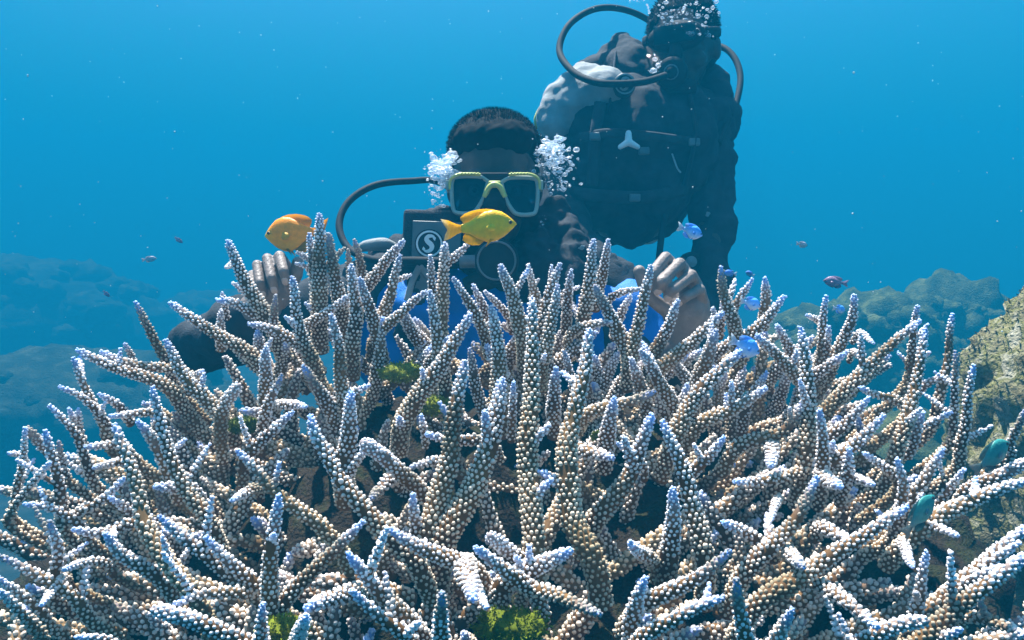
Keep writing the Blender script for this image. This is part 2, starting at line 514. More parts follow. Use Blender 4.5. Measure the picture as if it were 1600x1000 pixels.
TRACED = """
212,472 260,565 20;266,474 330,515 400,562 24;258,530 290,590 345,650 27;318,580 296,595 14;156,548 215,570 285,582 21;194,537 204,555 11
118,545 180,575 262,606 25;116,558 130,600 162,662 21;93,604 130,622 166,662 18;75,632 118,678 138,725 19;107,638 122,672 12;122,640 124,668 10
155,615 190,640 15;40,668 34,725 24,778 15;41,668 60,690 82,716 17;13,708 32,713 8;70,672 86,725 96,795 24;92,690 96,722 12
78,722 20,797 15;171,650 242,645 17;180,660 208,745 232,835 300,928 29;213,658 240,690 266,745 25;238,605 258,690 290,765 325,812 25
147,732 192,722 13;193,748 160,780 114,808 19;132,698 190,696 19;38,788 80,795 118,818 19;170,778 208,802 16;240,760 298,766 24
112,828 160,832 215,818 19;160,832 190,870 252,906 27;98,890 130,880 165,880 15;-6,868 45,890 112,932 23;-4,902 62,952 19;-2,925 58,984 22
248,806 320,868 398,926 27;237,951 310,972 402,1012 27;272,944 325,927 392,930 21;118,995 168,1000 13;75,812 92,860 84,908 23
65,946 102,902 15;370,702 430,770 518,838 25;435,772 426,850 421,948 31;568,812 515,868 446,938 26;320,837 360,880 408,924 25
362,782 398,764 15;440,586 418,636 408,674 19;375,603 348,642 344,684 22;458,644 405,692 384,718 22;478,636 434,632 16;376,642 414,648 20
472,572 492,600 514,632 25;485,648 502,695 532,752 580,808 650,878 33;578,600 530,626 17;548,612 545,660 538,742 37;518,490 530,560 538,628 25
455,434 466,505 496,584 25;542,462 515,485 478,512 17;432,460 426,518 15;388,508 430,518 482,550 21;416,540 415,620 27;338,472 375,478 426,508 22
347,457 351,478 10;345,484 344,520 16;357,375 376,425 402,472 428,515 29;352,418 370,410 10;364,443 395,468 15;502,332 500,400 498,500 29
484,363 490,425 497,486 21;514,364 522,430 533,486 26;464,394 492,412 13;461,412 480,418 9;543,390 549,440 13;553,374 560,400 568,444 17
632,376 600,415 562,468 24;624,398 612,450 592,514 23;641,429 616,442 10;549,412 554,470 551,545 26;562,432 576,480 590,528 24;673,398 675,440 681,502 18
697,380 692,440 690,505 26;671,452 681,520 692,592 25;668,455 630,485 588,527 20;708,434 735,475 758,524 20;740,446 757,484 15;758,454 794,494 14
783,413 802,470 817,536 29;823,414 832,445 842,486 18;842,436 834,448 8;862,414 861,446 11;876,412 858,460 844,524 23;893,422 886,490 18
872,444 862,500 848,566 25;928,374 922,430 911,506 26;951,374 945,405 936,450 19;906,448 878,462 10;929,445 948,485 978,545 28;956,502 898,516 17
1003,452 958,462 13;1016,416 1006,465 986,562 24;1063,466 1042,515 1018,560 24;984,462 964,505 17;1125,416 1134,470 1152,530 24;1176,435 1150,474 15
1194,433 1196,484 20;1226,463 1200,495 1162,534 22;1114,481 1117,508 12;1130,470 1128,505 13;1132,488 1085,530 1034,578 25;1117,515 1106,555 1088,606 30
1160,547 1095,610 1050,692 31;1018,648 990,735 928,814 36;1250,513 1258,580 1262,650 1255,735 29;1292,461 1286,510 1280,566 19;1260,494 1282,504 10
1294,508 1290,566 15;1337,461 1332,498 1304,556 24;1365,536 1342,520 9;1322,553 1268,592 21;1353,567 1334,550 9;1439,502 1370,560 1288,646 24
1434,477 1428,520 1424,566 19;1446,514 1436,585 1404,694 26;1453,551 1443,557 8;1488,491 1480,560 1464,628 20;1491,547 1492,600 1490,656 17
1521,570 1511,640 1500,696 22;1486,584 1446,602 14;1344,605 1372,618 1408,630 18;1358,621 1320,662 1284,692 20;1383,647 1335,695 1278,742 24
1282,638 1285,690 1284,754 23;1303,689 1293,724 15;1488,644 1436,672 14;1445,644 1428,686 16;1475,702 1450,745 1420,786 24;1506,734 1462,796 17
1402,717 1412,760 1404,806 22;1350,708 1398,744 18;1313,762 1280,742 29;1366,758 1322,744 16;1604,640 1578,694 18;1606,722 1560,745 1512,764 22
1608,750 1520,782 1425,836 29;1143,857 1085,908 998,948 29;1278,745 1235,825 1163,900 31;1148,752 1200,750 1256,738 20;1256,888 1218,854 27
1205,812 1216,778 13;1132,682 1106,715 1078,744 22;1034,658 1062,720 1082,790 1100,876 34;1024,612 980,630 918,648 23;1198,606 1150,636 1092,664 24
1262,622 1225,672 1156,700 25;1204,728 1206,694 26;965,694 1004,724 14;1052,762 1052,820 1042,886 35;985,846 1024,884 26;1150,905 1154,955 1168,1016 29
1128,815 1188,852 24;1132,934 1080,955 1008,994 25;1420,790 1295,874 1188,942 32;1448,861 1437,915 1428,966 22;1606,820 1540,882 1446,966 34
1608,862 1510,938 1434,1008 33;1451,972 1400,978 1336,1010 24;1502,984 1452,1006 20;1496,838 1436,814 16;1425,886 1408,848 15;1336,850 1286,824 24
1372,982 1310,930 1252,905 26;1610,996 1518,962 22;830,468 829,600 827,740 836,866 37;920,512 905,600 886,700 892,800 925,872 40
785,590 768,680 742,755 696,846 46;802,596 800,656 15;728,566 712,640 700,725 670,836 39;738,490 692,565 632,656 34;768,478 776,545 782,628 31
665,678 705,688 765,692 20;641,731 694,720 16;658,648 664,676 12;608,825 670,862 736,890 33;738,938 728,884 42;762,950 742,910 14
742,856 790,892 836,926 29;938,962 880,934 826,922 25;892,860 798,908 38;764,836 816,876 26;645,772 650,834 22;574,698 544,748 15
566,690 610,725 668,780 28;578,781 614,746 22;548,922 592,962 644,1006 26;480,962 470,985 462,1012 25;410,944 410,1010 24;478,950 566,926 34
540,862 595,925 652,990 33;690,924 690,1008 30;958,716 902,704 26;1000,545 1056,642 27;1182,525 1218,560 1258,602 24;1214,508 1238,556 18
985,560 1008,625 26;1075,600 1062,640 20;960,620 945,700 30;870,575 866,650 26;1010,900 990,965 30;1330,700 1320,760 22;1240,950 1210,1010 28
"""


def parse():
    out = []
    for chunk in TRACED.replace("\n", ";").split(";"):
        chunk = chunk.strip()
        if not chunk: continue
        t = chunk.split()
        pts = [tuple(float(q) for q in a.split(",")) for a in t[:-1]]
        out.append((pts, float(t[-1])))
    return out


def px_of(p):
    d = p - CAM
    z = d.dot(CF)
    return 800 + d.dot(CR) / z * FPX, 500 - d.dot(CU) / z * FPX, z


# polyp (corallite) template: closed dome, axis +Z
PS = 5
PT_V = [(math.cos(2 * math.pi * k / PS), math.sin(2 * math.pi * k / PS), -0.5) for k in range(PS)] + \
       [(0.86 * math.cos(2 * math.pi * (k + .5) / PS), 0.86 * math.sin(2 * math.pi * (k + .5) / PS), 0.62) for k in range(PS)] + [(0, 0, 1.12)]
PT_V = np.array(PT_V)
PT_T = []
for k in range(PS):
    k2 = (k + 1) % PS
    PT_T += [(k, k2, PS + k), (k2, PS + k2, PS + k), (PS + k, PS + k2, 2 * PS)]
PT_T = np.array(PT_T)

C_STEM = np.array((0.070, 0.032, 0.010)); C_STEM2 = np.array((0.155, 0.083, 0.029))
C_BEAD = np.array((0.68, 0.56, 0.42)); C_BEADW = np.array((0.82, 0.80, 0.83))
C_TIP = np.array((0.24, 0.44, 0.94))


def branch_arrays(P, rad, blue=1.0, sp=0.0062, seed=0, tan=0.0, old=0.0, broken=False):
    """Stem + polyps for one branch. P: tip -> base world points; rad: outer radius at the base end."""
    rg = np.random.default_rng(seed)
    L = sum((P[i + 1] - P[i]).length for i in range(len(P) - 1))
    n = max(8, int(L / 0.006))
    C = catmull(P, n)
    # gentle irregular wander
    w = rad * 0.28
    o = Vector(rg.uniform(-50, 50, 3))
    C = [c + Vector((noise.noise(c * 22 + o), noise.noise(c * 22 + o * 1.7 + Vector((9, 1, 4))), noise.noise(c * 22 - o))) * w for c in C]
    Pn, Tn, N, B = frames(C)
    s = np.concatenate([[0], np.cumsum(np.linalg.norm(np.diff(Pn, axis=0), axis=1))])
    Lr = s[-1]
    # radius along the branch: blunt tip, slow taper
    tipr = (0.85 if broken else 0.32) * rad
    taper = min(1.0, 0.09 / max(Lr, 0.02))
    prof = lambda q: (tipr + (rad - tipr) * np.clip(q / max(0.03, 0.58 * Lr), 0, 1) ** 0.75) * np.sqrt(np.clip((q + 0.0022) / 0.0075, 0.10, 1.0))
    lump_ = np.array([1 + 0.08 * noise.noise(Vector(c) * 35 + o) for c in Pn])
    rr = prof(s) * 0.80 * lump_
    sides = 10
    a = np.linspace(0, 2 * math.pi, sides, endpoint=False)
    ring = (N[:, None, :] * np.cos(a)[None, :, None] + B[:, None, :] * np.sin(a)[None, :, None]) * rr[:, None, None] + Pn[:, None, :]
    V = ring.reshape(-1, 3)
    i = np.arange(n - 1)[:, None] * sides; k = np.arange(sides)[None, :]; k2 = (k + 1) % sides
    A_, B_, C_, D_ = (i + k), (i + k2), (i + sides + k2), (i + sides + k)
    T = np.concatenate([np.stack([A_, D_, C_], -1).reshape(-1, 3), np.stack([A_, C_, B_], -1).reshape(-1, 3)])
    # end caps
    V = np.concatenate([V, [Pn[0] - Tn[0] * rr[0] * 0.8], [Pn[-1] + Tn[-1] * rr[-1] * 0.5]])
    ct, cb = len(V) - 2, len(V) - 1
    kk = np.arange(sides)
    T = np.concatenate([T, np.stack([np.full(sides, ct), kk, (kk + 1) % sides], -1), np.stack([np.full(sides, cb), (n - 1) * sides + (kk + 1) % sides, (n - 1) * sides + kk], -1)])
    tipf = np.clip(1 - s / 0.016, 0, 1) ** 1.1 * blue                     # blue growing tip
    palef = np.clip(1 - s / 0.04, 0, 1) * (1 - old)
    mot = np.array([0.5 + 0.9 * noise.noise(Vector(c) * 30 + o * 2) for c in Pn])
    sc_ = C_STEM * (1 - mot[:, None]) + C_STEM2 * mot[:, None]
    sc_ = sc_ * (1 - tan) + np.array((0.28, 0.19, 0.085)) * tan
    sc_ = sc_ + (np.array((0.42, 0.38, 0.40)) - sc_) * (palef * 0.6)[:, None]
    sc_ = sc_ + (C_TIP - sc_) * tipf[:, None]
    Cv = np.concatenate([np.repeat(sc_, sides, axis=0), sc_[:1], sc_[-1:]])
    # polyps in staggered rings
    bs, ba = [], []
    q = 0.001; row = 0
    while q < Lr - 0.002:
        r_ = np.interp(q, s, rr)
        f = 0.72 + 0.28 * min(1, q / 0.03)
        m = max(4, int(round(2 * math.pi * r_ / (sp * f))))
        off = row * 0.5 + rg.uniform(-0.05, 0.05)
        for j in range(m):
            if rg.random() < 0.025: continue
            bs.append(q + rg.normal(0, sp * 0.09)); ba.append(2 * math.pi * (j + off + rg.normal(0, 0.07)) / m)
        q += sp * 0.86 * f * rg.uniform(0.92, 1.08); row += 1
    bs = np.clip(np.array(bs), 0.0005, Lr); ba = np.array(ba)
    interp = lambda A: np.stack([np.interp(bs, s, A[:, c]) for c in range(3)], -1)
    bp, bt, bn_, bb = interp(Pn), interp(Tn), interp(N), interp(B)
    worn = np.array([noise.noise(Vector(c) * 26 + Vector((11, 3, 8))) for c in bp])
    keep = (worn < 0.42) | (rg.random(len(bs)) < 0.72) | (bs < 0.03)
    bs, ba, bp, bt, bn_, bb = bs[keep], ba[keep], bp[keep], bt[keep], bn_[keep], bb[keep]
    brr = np.interp(bs, s, rr)
    nor = bn_ * np.cos(ba)[:, None] + bb * np.sin(ba)[:, None]
    tipw = np.clip(1 - bs / 0.012, 0, 1)
    ax = nor - bt * (0.62 + 0.8 * tipw + rg.normal(0, 0.10, len(bs)))[:, None]   # lean towards the tip
    ax /= np.linalg.norm(ax, axis=1)[:, None]
    size = sp * 0.312 * (1 + 0.22 * np.clip(nor[:, 2], -0.4, 1)) * np.clip(rg.lognormal(0, 0.13, len(bs)), 0.65, 1.5) * (0.80 + 0.20 * np.clip(bs / 0.02, 0, 1))
    hgt = size * rg.uniform(0.85, 1.4, len(bs)) * (1 + 0.25 * (rg.random(len(bs)) < 0.08))
    e1 = np.cross(ax, bt); e1 /= np.linalg.norm(e1, axis=1)[:, None] + 1e-9
    e2 = np.cross(ax, e1)
    cen = bp + nor * (brr * 0.985)[:, None]
    PV = cen[:, None, :] + e1[:, None, :] * (PT_V[None, :, 0:1] * size[:, None, None]) + e2[:, None, :] * (PT_V[None, :, 1:2] * size[:, None, None]) + ax[:, None, :] * (PT_V[None, :, 2:3] * hgt[:, None, None])
    m = len(bs)
    PTt = (PT_T[None] + (np.arange(m) * len(PT_V))[:, None, None]).reshape(-1, 3) + len(V)
    cen_pre = bp
    btip = np.clip(1 - bs / 0.015, 0, 1) ** 1.2 * blue; bpale = np.clip(1.15 - bs / 0.10, 0, 1) * (1 - old)
    bc_ = C_BEAD[None] * (1 - bpale[:, None]) + C_BEADW[None] * bpale[:, None]
    bc_ = bc_ * (1 - tan) + bc_ * np.array((1.0, 0.86, 0.62)) * tan
    bc_ = bc_ + (C_TIP * np.array((1.25, 1.15, 1.0)) - bc_) * (btip * 0.85)[:, None]
    bc_ = bc_ * rg.uniform(0.86, 1.1, (m, 1))
    patch = np.array([noise.noise(Vector(c) * 16 + Vector((3, 7, 1))) for c in cen_pre])
    pk = np.clip((patch - 0.18) * 4, 0, 1)[:, None] * 0.75
    bc_ = bc_ * (1 - pk) + np.array((0.20, 0.155, 0.075)) * pk
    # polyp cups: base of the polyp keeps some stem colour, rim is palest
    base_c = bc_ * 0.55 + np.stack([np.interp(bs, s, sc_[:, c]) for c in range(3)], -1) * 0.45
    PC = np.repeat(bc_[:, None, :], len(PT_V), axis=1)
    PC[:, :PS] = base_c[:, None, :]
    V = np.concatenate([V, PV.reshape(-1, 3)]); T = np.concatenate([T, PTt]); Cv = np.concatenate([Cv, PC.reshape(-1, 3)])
    return V, T, np.clip(Cv, 0, 0.95)


ground_pt = at(800, 640, 0.95)
coral = empty("staghorn_coral", (ground_pt.x, ground_pt.y, 0.0))
tag(coral, "wide thicket of white knobbly staghorn coral with blue tips filling the foreground", "coral")
TRI = 0
traced = parse()
order = sorted(range(len(traced)), key=lambda i: -sum(math.hypot(traced[i][0][k][0] - traced[i][0][k + 1][0], traced[i][0][k][1] - traced[i][0][k + 1][1]) for k in range(len(traced[i][0]) - 1)) * traced[i][1])
MAIN = []          # (object, world centre line)
rt = random.Random(5)
for rank, i in enumerate(order):
    pts, w = traced[i]
    tip, bas = pts[0], pts[-1]
    dB = cdepth(*bas) + 0.035
    dT = cdepth(*tip)
    up = bas[1] - tip[1]
    ln = math.hypot(tip[0] - bas[0], tip[1] - bas[1])
    k = 0.45 if up > 0 else 0.9
    dT = dB + (dT - dB) * k - (0.05 if up > 0.6 * ln else 0.035) * min(1, ln / 80)
    if ln < 55 and w > 22: dT = dB - 0.085                     # stubs that point at the camera
    dT += rt.uniform(-0.015, 0.015)
    m = len(pts)
    wp = []
    cum = [0]
    for q in range(m - 1): cum.append(cum[-1] + math.hypot(pts[q][0] - pts[q + 1][0], pts[q][1] - pts[q + 1][1]))
    for q in range(m):
        f = cum[q] / cum[-1]
        wp.append(at(pts[q][0], pts[q][1], dT + (dB - dT) * f))
    # run the base on into the thicket
    d = (wp[-1] - wp[-2]).normalized()
    wp.append(wp[-1] + (d * 0.5 + Vector((0, 0.35, -0.75))).normalized() * min(0.045, 0.02 + 0.2 * ln * dB / FPX))
    if abs(wp[-1].x) > 0.36 and ln > 48:                        # outer branches root further in
        wp.append(wp[-1] + (Vector((0, 1.02, 0.12)) - wp[-1]).normalized() * min(0.13, (abs(wp[-1].x) - 0.30) * 0.5))
    dm = dT + (dB - dT) * 0.5
    rad = w / 2 * dm / FPX * 1.05
    small = ln < 48 and w < 17
    broken = ln > 60 and tip[1] > 600 and rt.random() < 0.10
    V, T, Cc = branch_arrays(wp, rad, seed=i, sp=0.0053 if dm > 0.62 else 0.0047, tan=max(0, rt.uniform(-0.6, 0.35)), blue=(rt.uniform(0.2, 0.55) if tip[1] < 570 and 340 < tip[0] < 1120 else rt.uniform(0.7, 1.0)) if not broken else 0.0, broken=broken)
    for _ in range(rt.choice((0, 0, 1, 1, 2)) if ln > 80 else 0):          # short side knobs
        C_ = catmull(wp, 20); j = rt.randint(4, 15)
        tn = (C_[j - 1] - C_[j + 1]).normalized()
        sd_ = tn.cross(Vector((rt.uniform(-1, 1), rt.uniform(-1, 1), rt.uniform(-1, 1)))).normalized()
        if sd_.z < -0.2: sd_ = -sd_
        dr = (sd_ + tn * rt.uniform(0.3, 0.9) + Vector((0, 0, 0.3))).normalized(); nl = rt.uniform(0.010, 0.040)
        V2, T2, C2 = branch_arrays([C_[j] + dr * (rad + nl), C_[j] + dr * (rad + nl) * 0.5, C_[j]], rad * rt.uniform(0.34, 0.52), seed=7000 + i * 5 + _, sp=0.0056, blue=rt.random())
        T = np.concatenate([T, T2 + len(V)]); V = np.concatenate([V, V2]); Cc = np.concatenate([Cc, C2])
    TRI += len(T)
    par = coral
    name = "branch"
    if small and MAIN:
        best = min(MAIN, key=lambda e: min((p - wp[-2]).length for p in e[1]))
        if min((p - wp[-2]).length for p in best[1]) < 0.09:
            name = "branchlet"; par = best[0]
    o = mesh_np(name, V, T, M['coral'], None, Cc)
    o.parent = par
    if par is coral: o.matrix_parent_inverse = Matrix.Translation(coral.location).inverted()
    else: o.matrix_parent_inverse = (Matrix.Translation(coral.location) @ Matrix.Translation(coral.location).inverted()).inverted()
    if name == "branch": MAIN.append((o, wp))
n_traced = len(traced)

# thicket behind and below the traced branches: more branches of the same colony
def thicket(count, off, rs, sp, as_parts, back=False, seed=1, old=0.5, LL=(0.07, 0.15)):
    global TRI
    rd = random.Random(seed)
    AV, AT, AC, nb = [], [], [], 0
    made = 0
    while made < count:
        x = rd.uniform(-60, 1660); y = 470 + 590 * rd.random() ** 1.35
        top = 470 + 260 * max(0, (420 - x) / 420) ** 1.0 + 90 * max(0, (x - 1150) / 450)
        if y < top + 25 or (x > 1440 and y < 880): continue
        dd = cdepth(x, y) + rd.uniform(*off)
        p0 = at(x, y, dd)
        out = Vector(((x - 800) / 800 * 0.9 + rd.uniform(-0.8, 0.8), -0.15 + rd.uniform(-0.65, 0.5), 0.75 + rd.uniform(-0.45, 0.35))).normalized()
        L = rd.uniform(*LL)
        mid = p0 - out * L * 0.5 + Vector((rd.uniform(-1, 1), rd.uniform(-1, 1), rd.uniform(-1, 1))) * 0.01
        p1 = p0 - out * L
        if p1.z < 0.06: p1.z = 0.06
        V, T, Cc = branch_arrays([p0, mid, p1], rd.uniform(*rs), seed=1000 + seed * 977 + made, sp=sp, tan=max(0, rd.uniform(-0.4, 0.55)), blue=0.7 if rd.random() < 0.5 else 0.1, old=old)
        TRI += len(T)
        if as_parts:
            mesh_np("branch", V, T, M['coral'], coral, Cc)
        else:
            AV.append(V); AT.append(T + nb); AC.append(Cc); nb += len(V)
        made += 1
    if AV:
        o = mesh_np("inner_branches", np.concatenate(AV), np.concatenate(AT), M['coral'], coral, np.concatenate(AC)); o["kind"] = "stuff"


def ridge(count):
    """Second rank of upright branches along the crest."""
    global TRI
    rd = random.Random(31)
    for k in range(count):
        x = 400 + (k + rd.random()) * 880 / count
        y = rd.uniform(468, 555) + 45 * abs(x - 780) / 450
        dd = rd.uniform(0.90, 1.0)
        p0 = at(x, y, dd)
        out = Vector(((x - 800) / 800 * 0.7 + rd.uniform(-0.75, 0.75), rd.uniform(-0.6, 0.2), 0.8)).normalized()
        L = rd.uniform(0.08, 0.13)
        V, T, Cc = branch_arrays([p0, p0 - out * L * 0.5 + Vector((rd.uniform(-.01, .01), 0, 0)), p0 - out * L], rd.uniform(0.0085, 0.0125), seed=9000 + k, sp=0.0052, tan=max(0, rd.uniform(-0.5, 0.4)), blue=rd.uniform(0.3, 1.0))
        TRI += len(T)
        mesh_np("branch", V, T, M['coral'], coral, Cc)


thicket(46, (0.07, 0.13), (0.0095, 0.0125), 0.0060, True, seed=1, old=0.45, LL=(0.11, 0.19))
ridge(40)
thicket(235, (0.10, 0.21), (0.0095, 0.0135), 0.0068, False, seed=2, old=0.6, LL=(0.10, 0.19))
# far side of the dome, seen only from beside
rd = random.Random(77)
AV, AT, AC, nb = [], [], [], 0
for k in range(40):
    x = rd.uniform(-0.55, 0.55); yy = rd.uniform(1.06, 1.2); z = 0.80 - 0.9 * (yy - 1.0) - 0.35 * abs(x) - rd.uniform(0.03, 0.16)
    p0 = Vector((x, yy, z)); out = Vector((x * 1.2 + rd.uniform(-.4, .4), rd.uniform(0.0, 0.5), 0.8)).normalized()
    V, T, Cc = branch_arrays([p0, p0 - out * 0.06, p0 - out * 0.13], rd.uniform(0.009, 0.012), seed=5000 + k, sp=0.0075)
    AV.append(V); AT.append(T + nb); AC.append(Cc); nb += len(V); TRI += len(T)
o = mesh_np("rear_branches", np.concatenate(AV), np.concatenate(AT), M['coral'], coral, np.concatenate(AC)); o["kind"] = "stuff"

# dead rubble core of the colony
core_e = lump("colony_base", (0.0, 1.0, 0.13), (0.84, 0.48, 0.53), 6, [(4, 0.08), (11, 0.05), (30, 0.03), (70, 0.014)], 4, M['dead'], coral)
print("coral tris", TRI, "traced", n_traced)

# green algae patches between the branches
def algae_patch(px, py, d, r, label, tint, seed):
    c = at(px, py, d)
    rg = np.random.default_rng(seed)
    TV, TT, TC = [], [], []
    V0, T0 = ICO[3]
    Pn = V0 * np.array((r, r * 0.8, r * 0.42))
    Pn = Pn * (1 + 0.35 * np.array([noise.noise(Vector(v) * 2.5 + Vector((seed, 0, 0))) + 0.6 * noise.noise(Vector(v) * 6) for v in V0]))[:, None]
    TV = list(Pn + np.array(c)); TT = [tuple(t) for t in T0]; TC = [np.array(tint) * 0.8] * len(TV)
    for k in range(2600):
        i = rg.integers(len(V0)); p = Pn[i] + np.array(c) + rg.normal(0, r * 0.06, 3); nn = V0[i]
        dd = nn + rg.normal(0, 0.5, 3); dd[2] += 0.4; dd /= np.linalg.norm(dd)
        s = np.cross(dd, rg.normal(0, 1, 3)); s /= np.linalg.norm(s) + 1e-9
        L = rg.uniform(0.0012, 0.0034); w = rg.uniform(0.0005, 0.0011)
        b = len(TV); cc = np.array(tint) * rg.uniform(0.7, 1.35)
        TV += [p - s * w, p + s * w, p + dd * L]; TT.append((b, b + 1, b + 2)); TC += [cc, cc, cc * 1.1]
    o = mesh_np("algae_tuft", np.array(TV), np.array(TT), M['algae'], None, np.array(TC), smooth=False)
    tag(o, label, "algae", "green algae growing between the coral branches")


algae_patch(628, 582, 0.90, 0.024, "bright green algae tuft in the gap under the badge, upper centre of the coral", (0.20, 0.23, 0.035), 1)
algae_patch(676, 634, 0.85, 0.020, "yellow green algae tuft half hidden behind a thick diagonal branch", (0.17, 0.20, 0.03), 2)
algae_patch(800, 980, 0.56, 0.024, "moss green algae clump at the bottom edge near the centre", (0.12, 0.15, 0.012), 3)
algae_patch(440, 985, 0.55, 0.018, "small yellow green algae patch at the bottom edge beside a blue tip", (0.15, 0.18, 0.015), 4)
algae_patch(385, 665, 0.82, 0.018, "dull green algae patch between crossing branches in the left half", (0.10, 0.13, 0.03), 5)
algae_patch(942, 682, 0.82, 0.011, "tiny lime green algae speck right of the tall central branches", (0.2, 0.24, 0.03), 6)

# ------------------------------------------------------------------ fish
M['fish'] = mat_vcol("fish_skin", rough=0.42, spec=0.35, var=0.16, scale=160)
t_ = M['fish'].node_tree
vo = t_.nodes.new("ShaderNodeTexVoronoi"); vo.inputs["Scale"].default_value = 420
tc_ = t_.nodes.new("ShaderNodeTexCoord"); t_.links.new(tc_.outputs["Object"], vo.inputs["Vector"])
bp_ = t_.nodes.new("ShaderNodeBump"); bp_.inputs["Strength"].default_value = 0.35; bp_.inputs["Distance"].default_value = 0.0008
t_.links.new(vo.outputs["Distance"], bp_.inputs["Height"]); t_.links.new(bp_.outputs["Normal"], t_.nodes["Principled BSDF"].inputs["Normal"])


def mat_fin():
    m, t, p = mat_new("fish_fin")
    a = t.nodes.new("ShaderNodeVertexColor"); a.layer_name = "Col"
    tc = t.nodes.new("ShaderNodeTexCoord")
    wv = t.nodes.new("ShaderNodeTexWave"); wv.inputs["Scale"].default_value = 190; wv.inputs["Distortion"].default_value = 1.0; wv.bands_direction = 'X'
    t.links.new(tc.outputs["Object"], wv.inputs["Vector"])
    mr = t.nodes.new("ShaderNodeMapRange"); mr.inputs[3].default_value = 0.7; mr.inputs[4].default_value = 1.0
    t.links.new(wv.outputs["Fac"], mr.inputs[0])
    sc_ = t.nodes.new("ShaderNodeVectorMath"); sc_.operation = 'SCALE'
    t.links.new(a.outputs["Color"], sc_.inputs[0]); t.links.new(mr.outputs[0], sc_.inputs["Scale"])
    df = t.nodes.new("ShaderNodeBsdfDiffuse"); tl = t.nodes.new("ShaderNodeBsdfTranslucent"); tr = t.nodes.new("ShaderNodeBsdfTransparent")
    t.links.new(sc_.outputs[0], df.inputs[0]); t.links.new(sc_.outputs[0], tl.inputs[0])
    m1 = t.nodes.new("ShaderNodeMixShader"); m1.inputs[0].default_value = 0.5
    t.links.new(df.outputs[0], m1.inputs[1]); t.links.new(tl.outputs[0], m1.inputs[2])
    m2 = t.nodes.new("ShaderNodeMixShader"); m2.inputs[0].default_value = 0.82
    t.links.new(tr.outputs[0], m2.inputs[1]); t.links.new(m1.outputs[0], m2.inputs[2])
    t.links.new(m2.outputs[0], t.nodes["Material Output"].inputs[0])
    return m


M['fin'] = mat_fin()


def child(o, p):
    o.parent = p
    o.matrix_parent_inverse = Matrix.Identity(4)
    return o


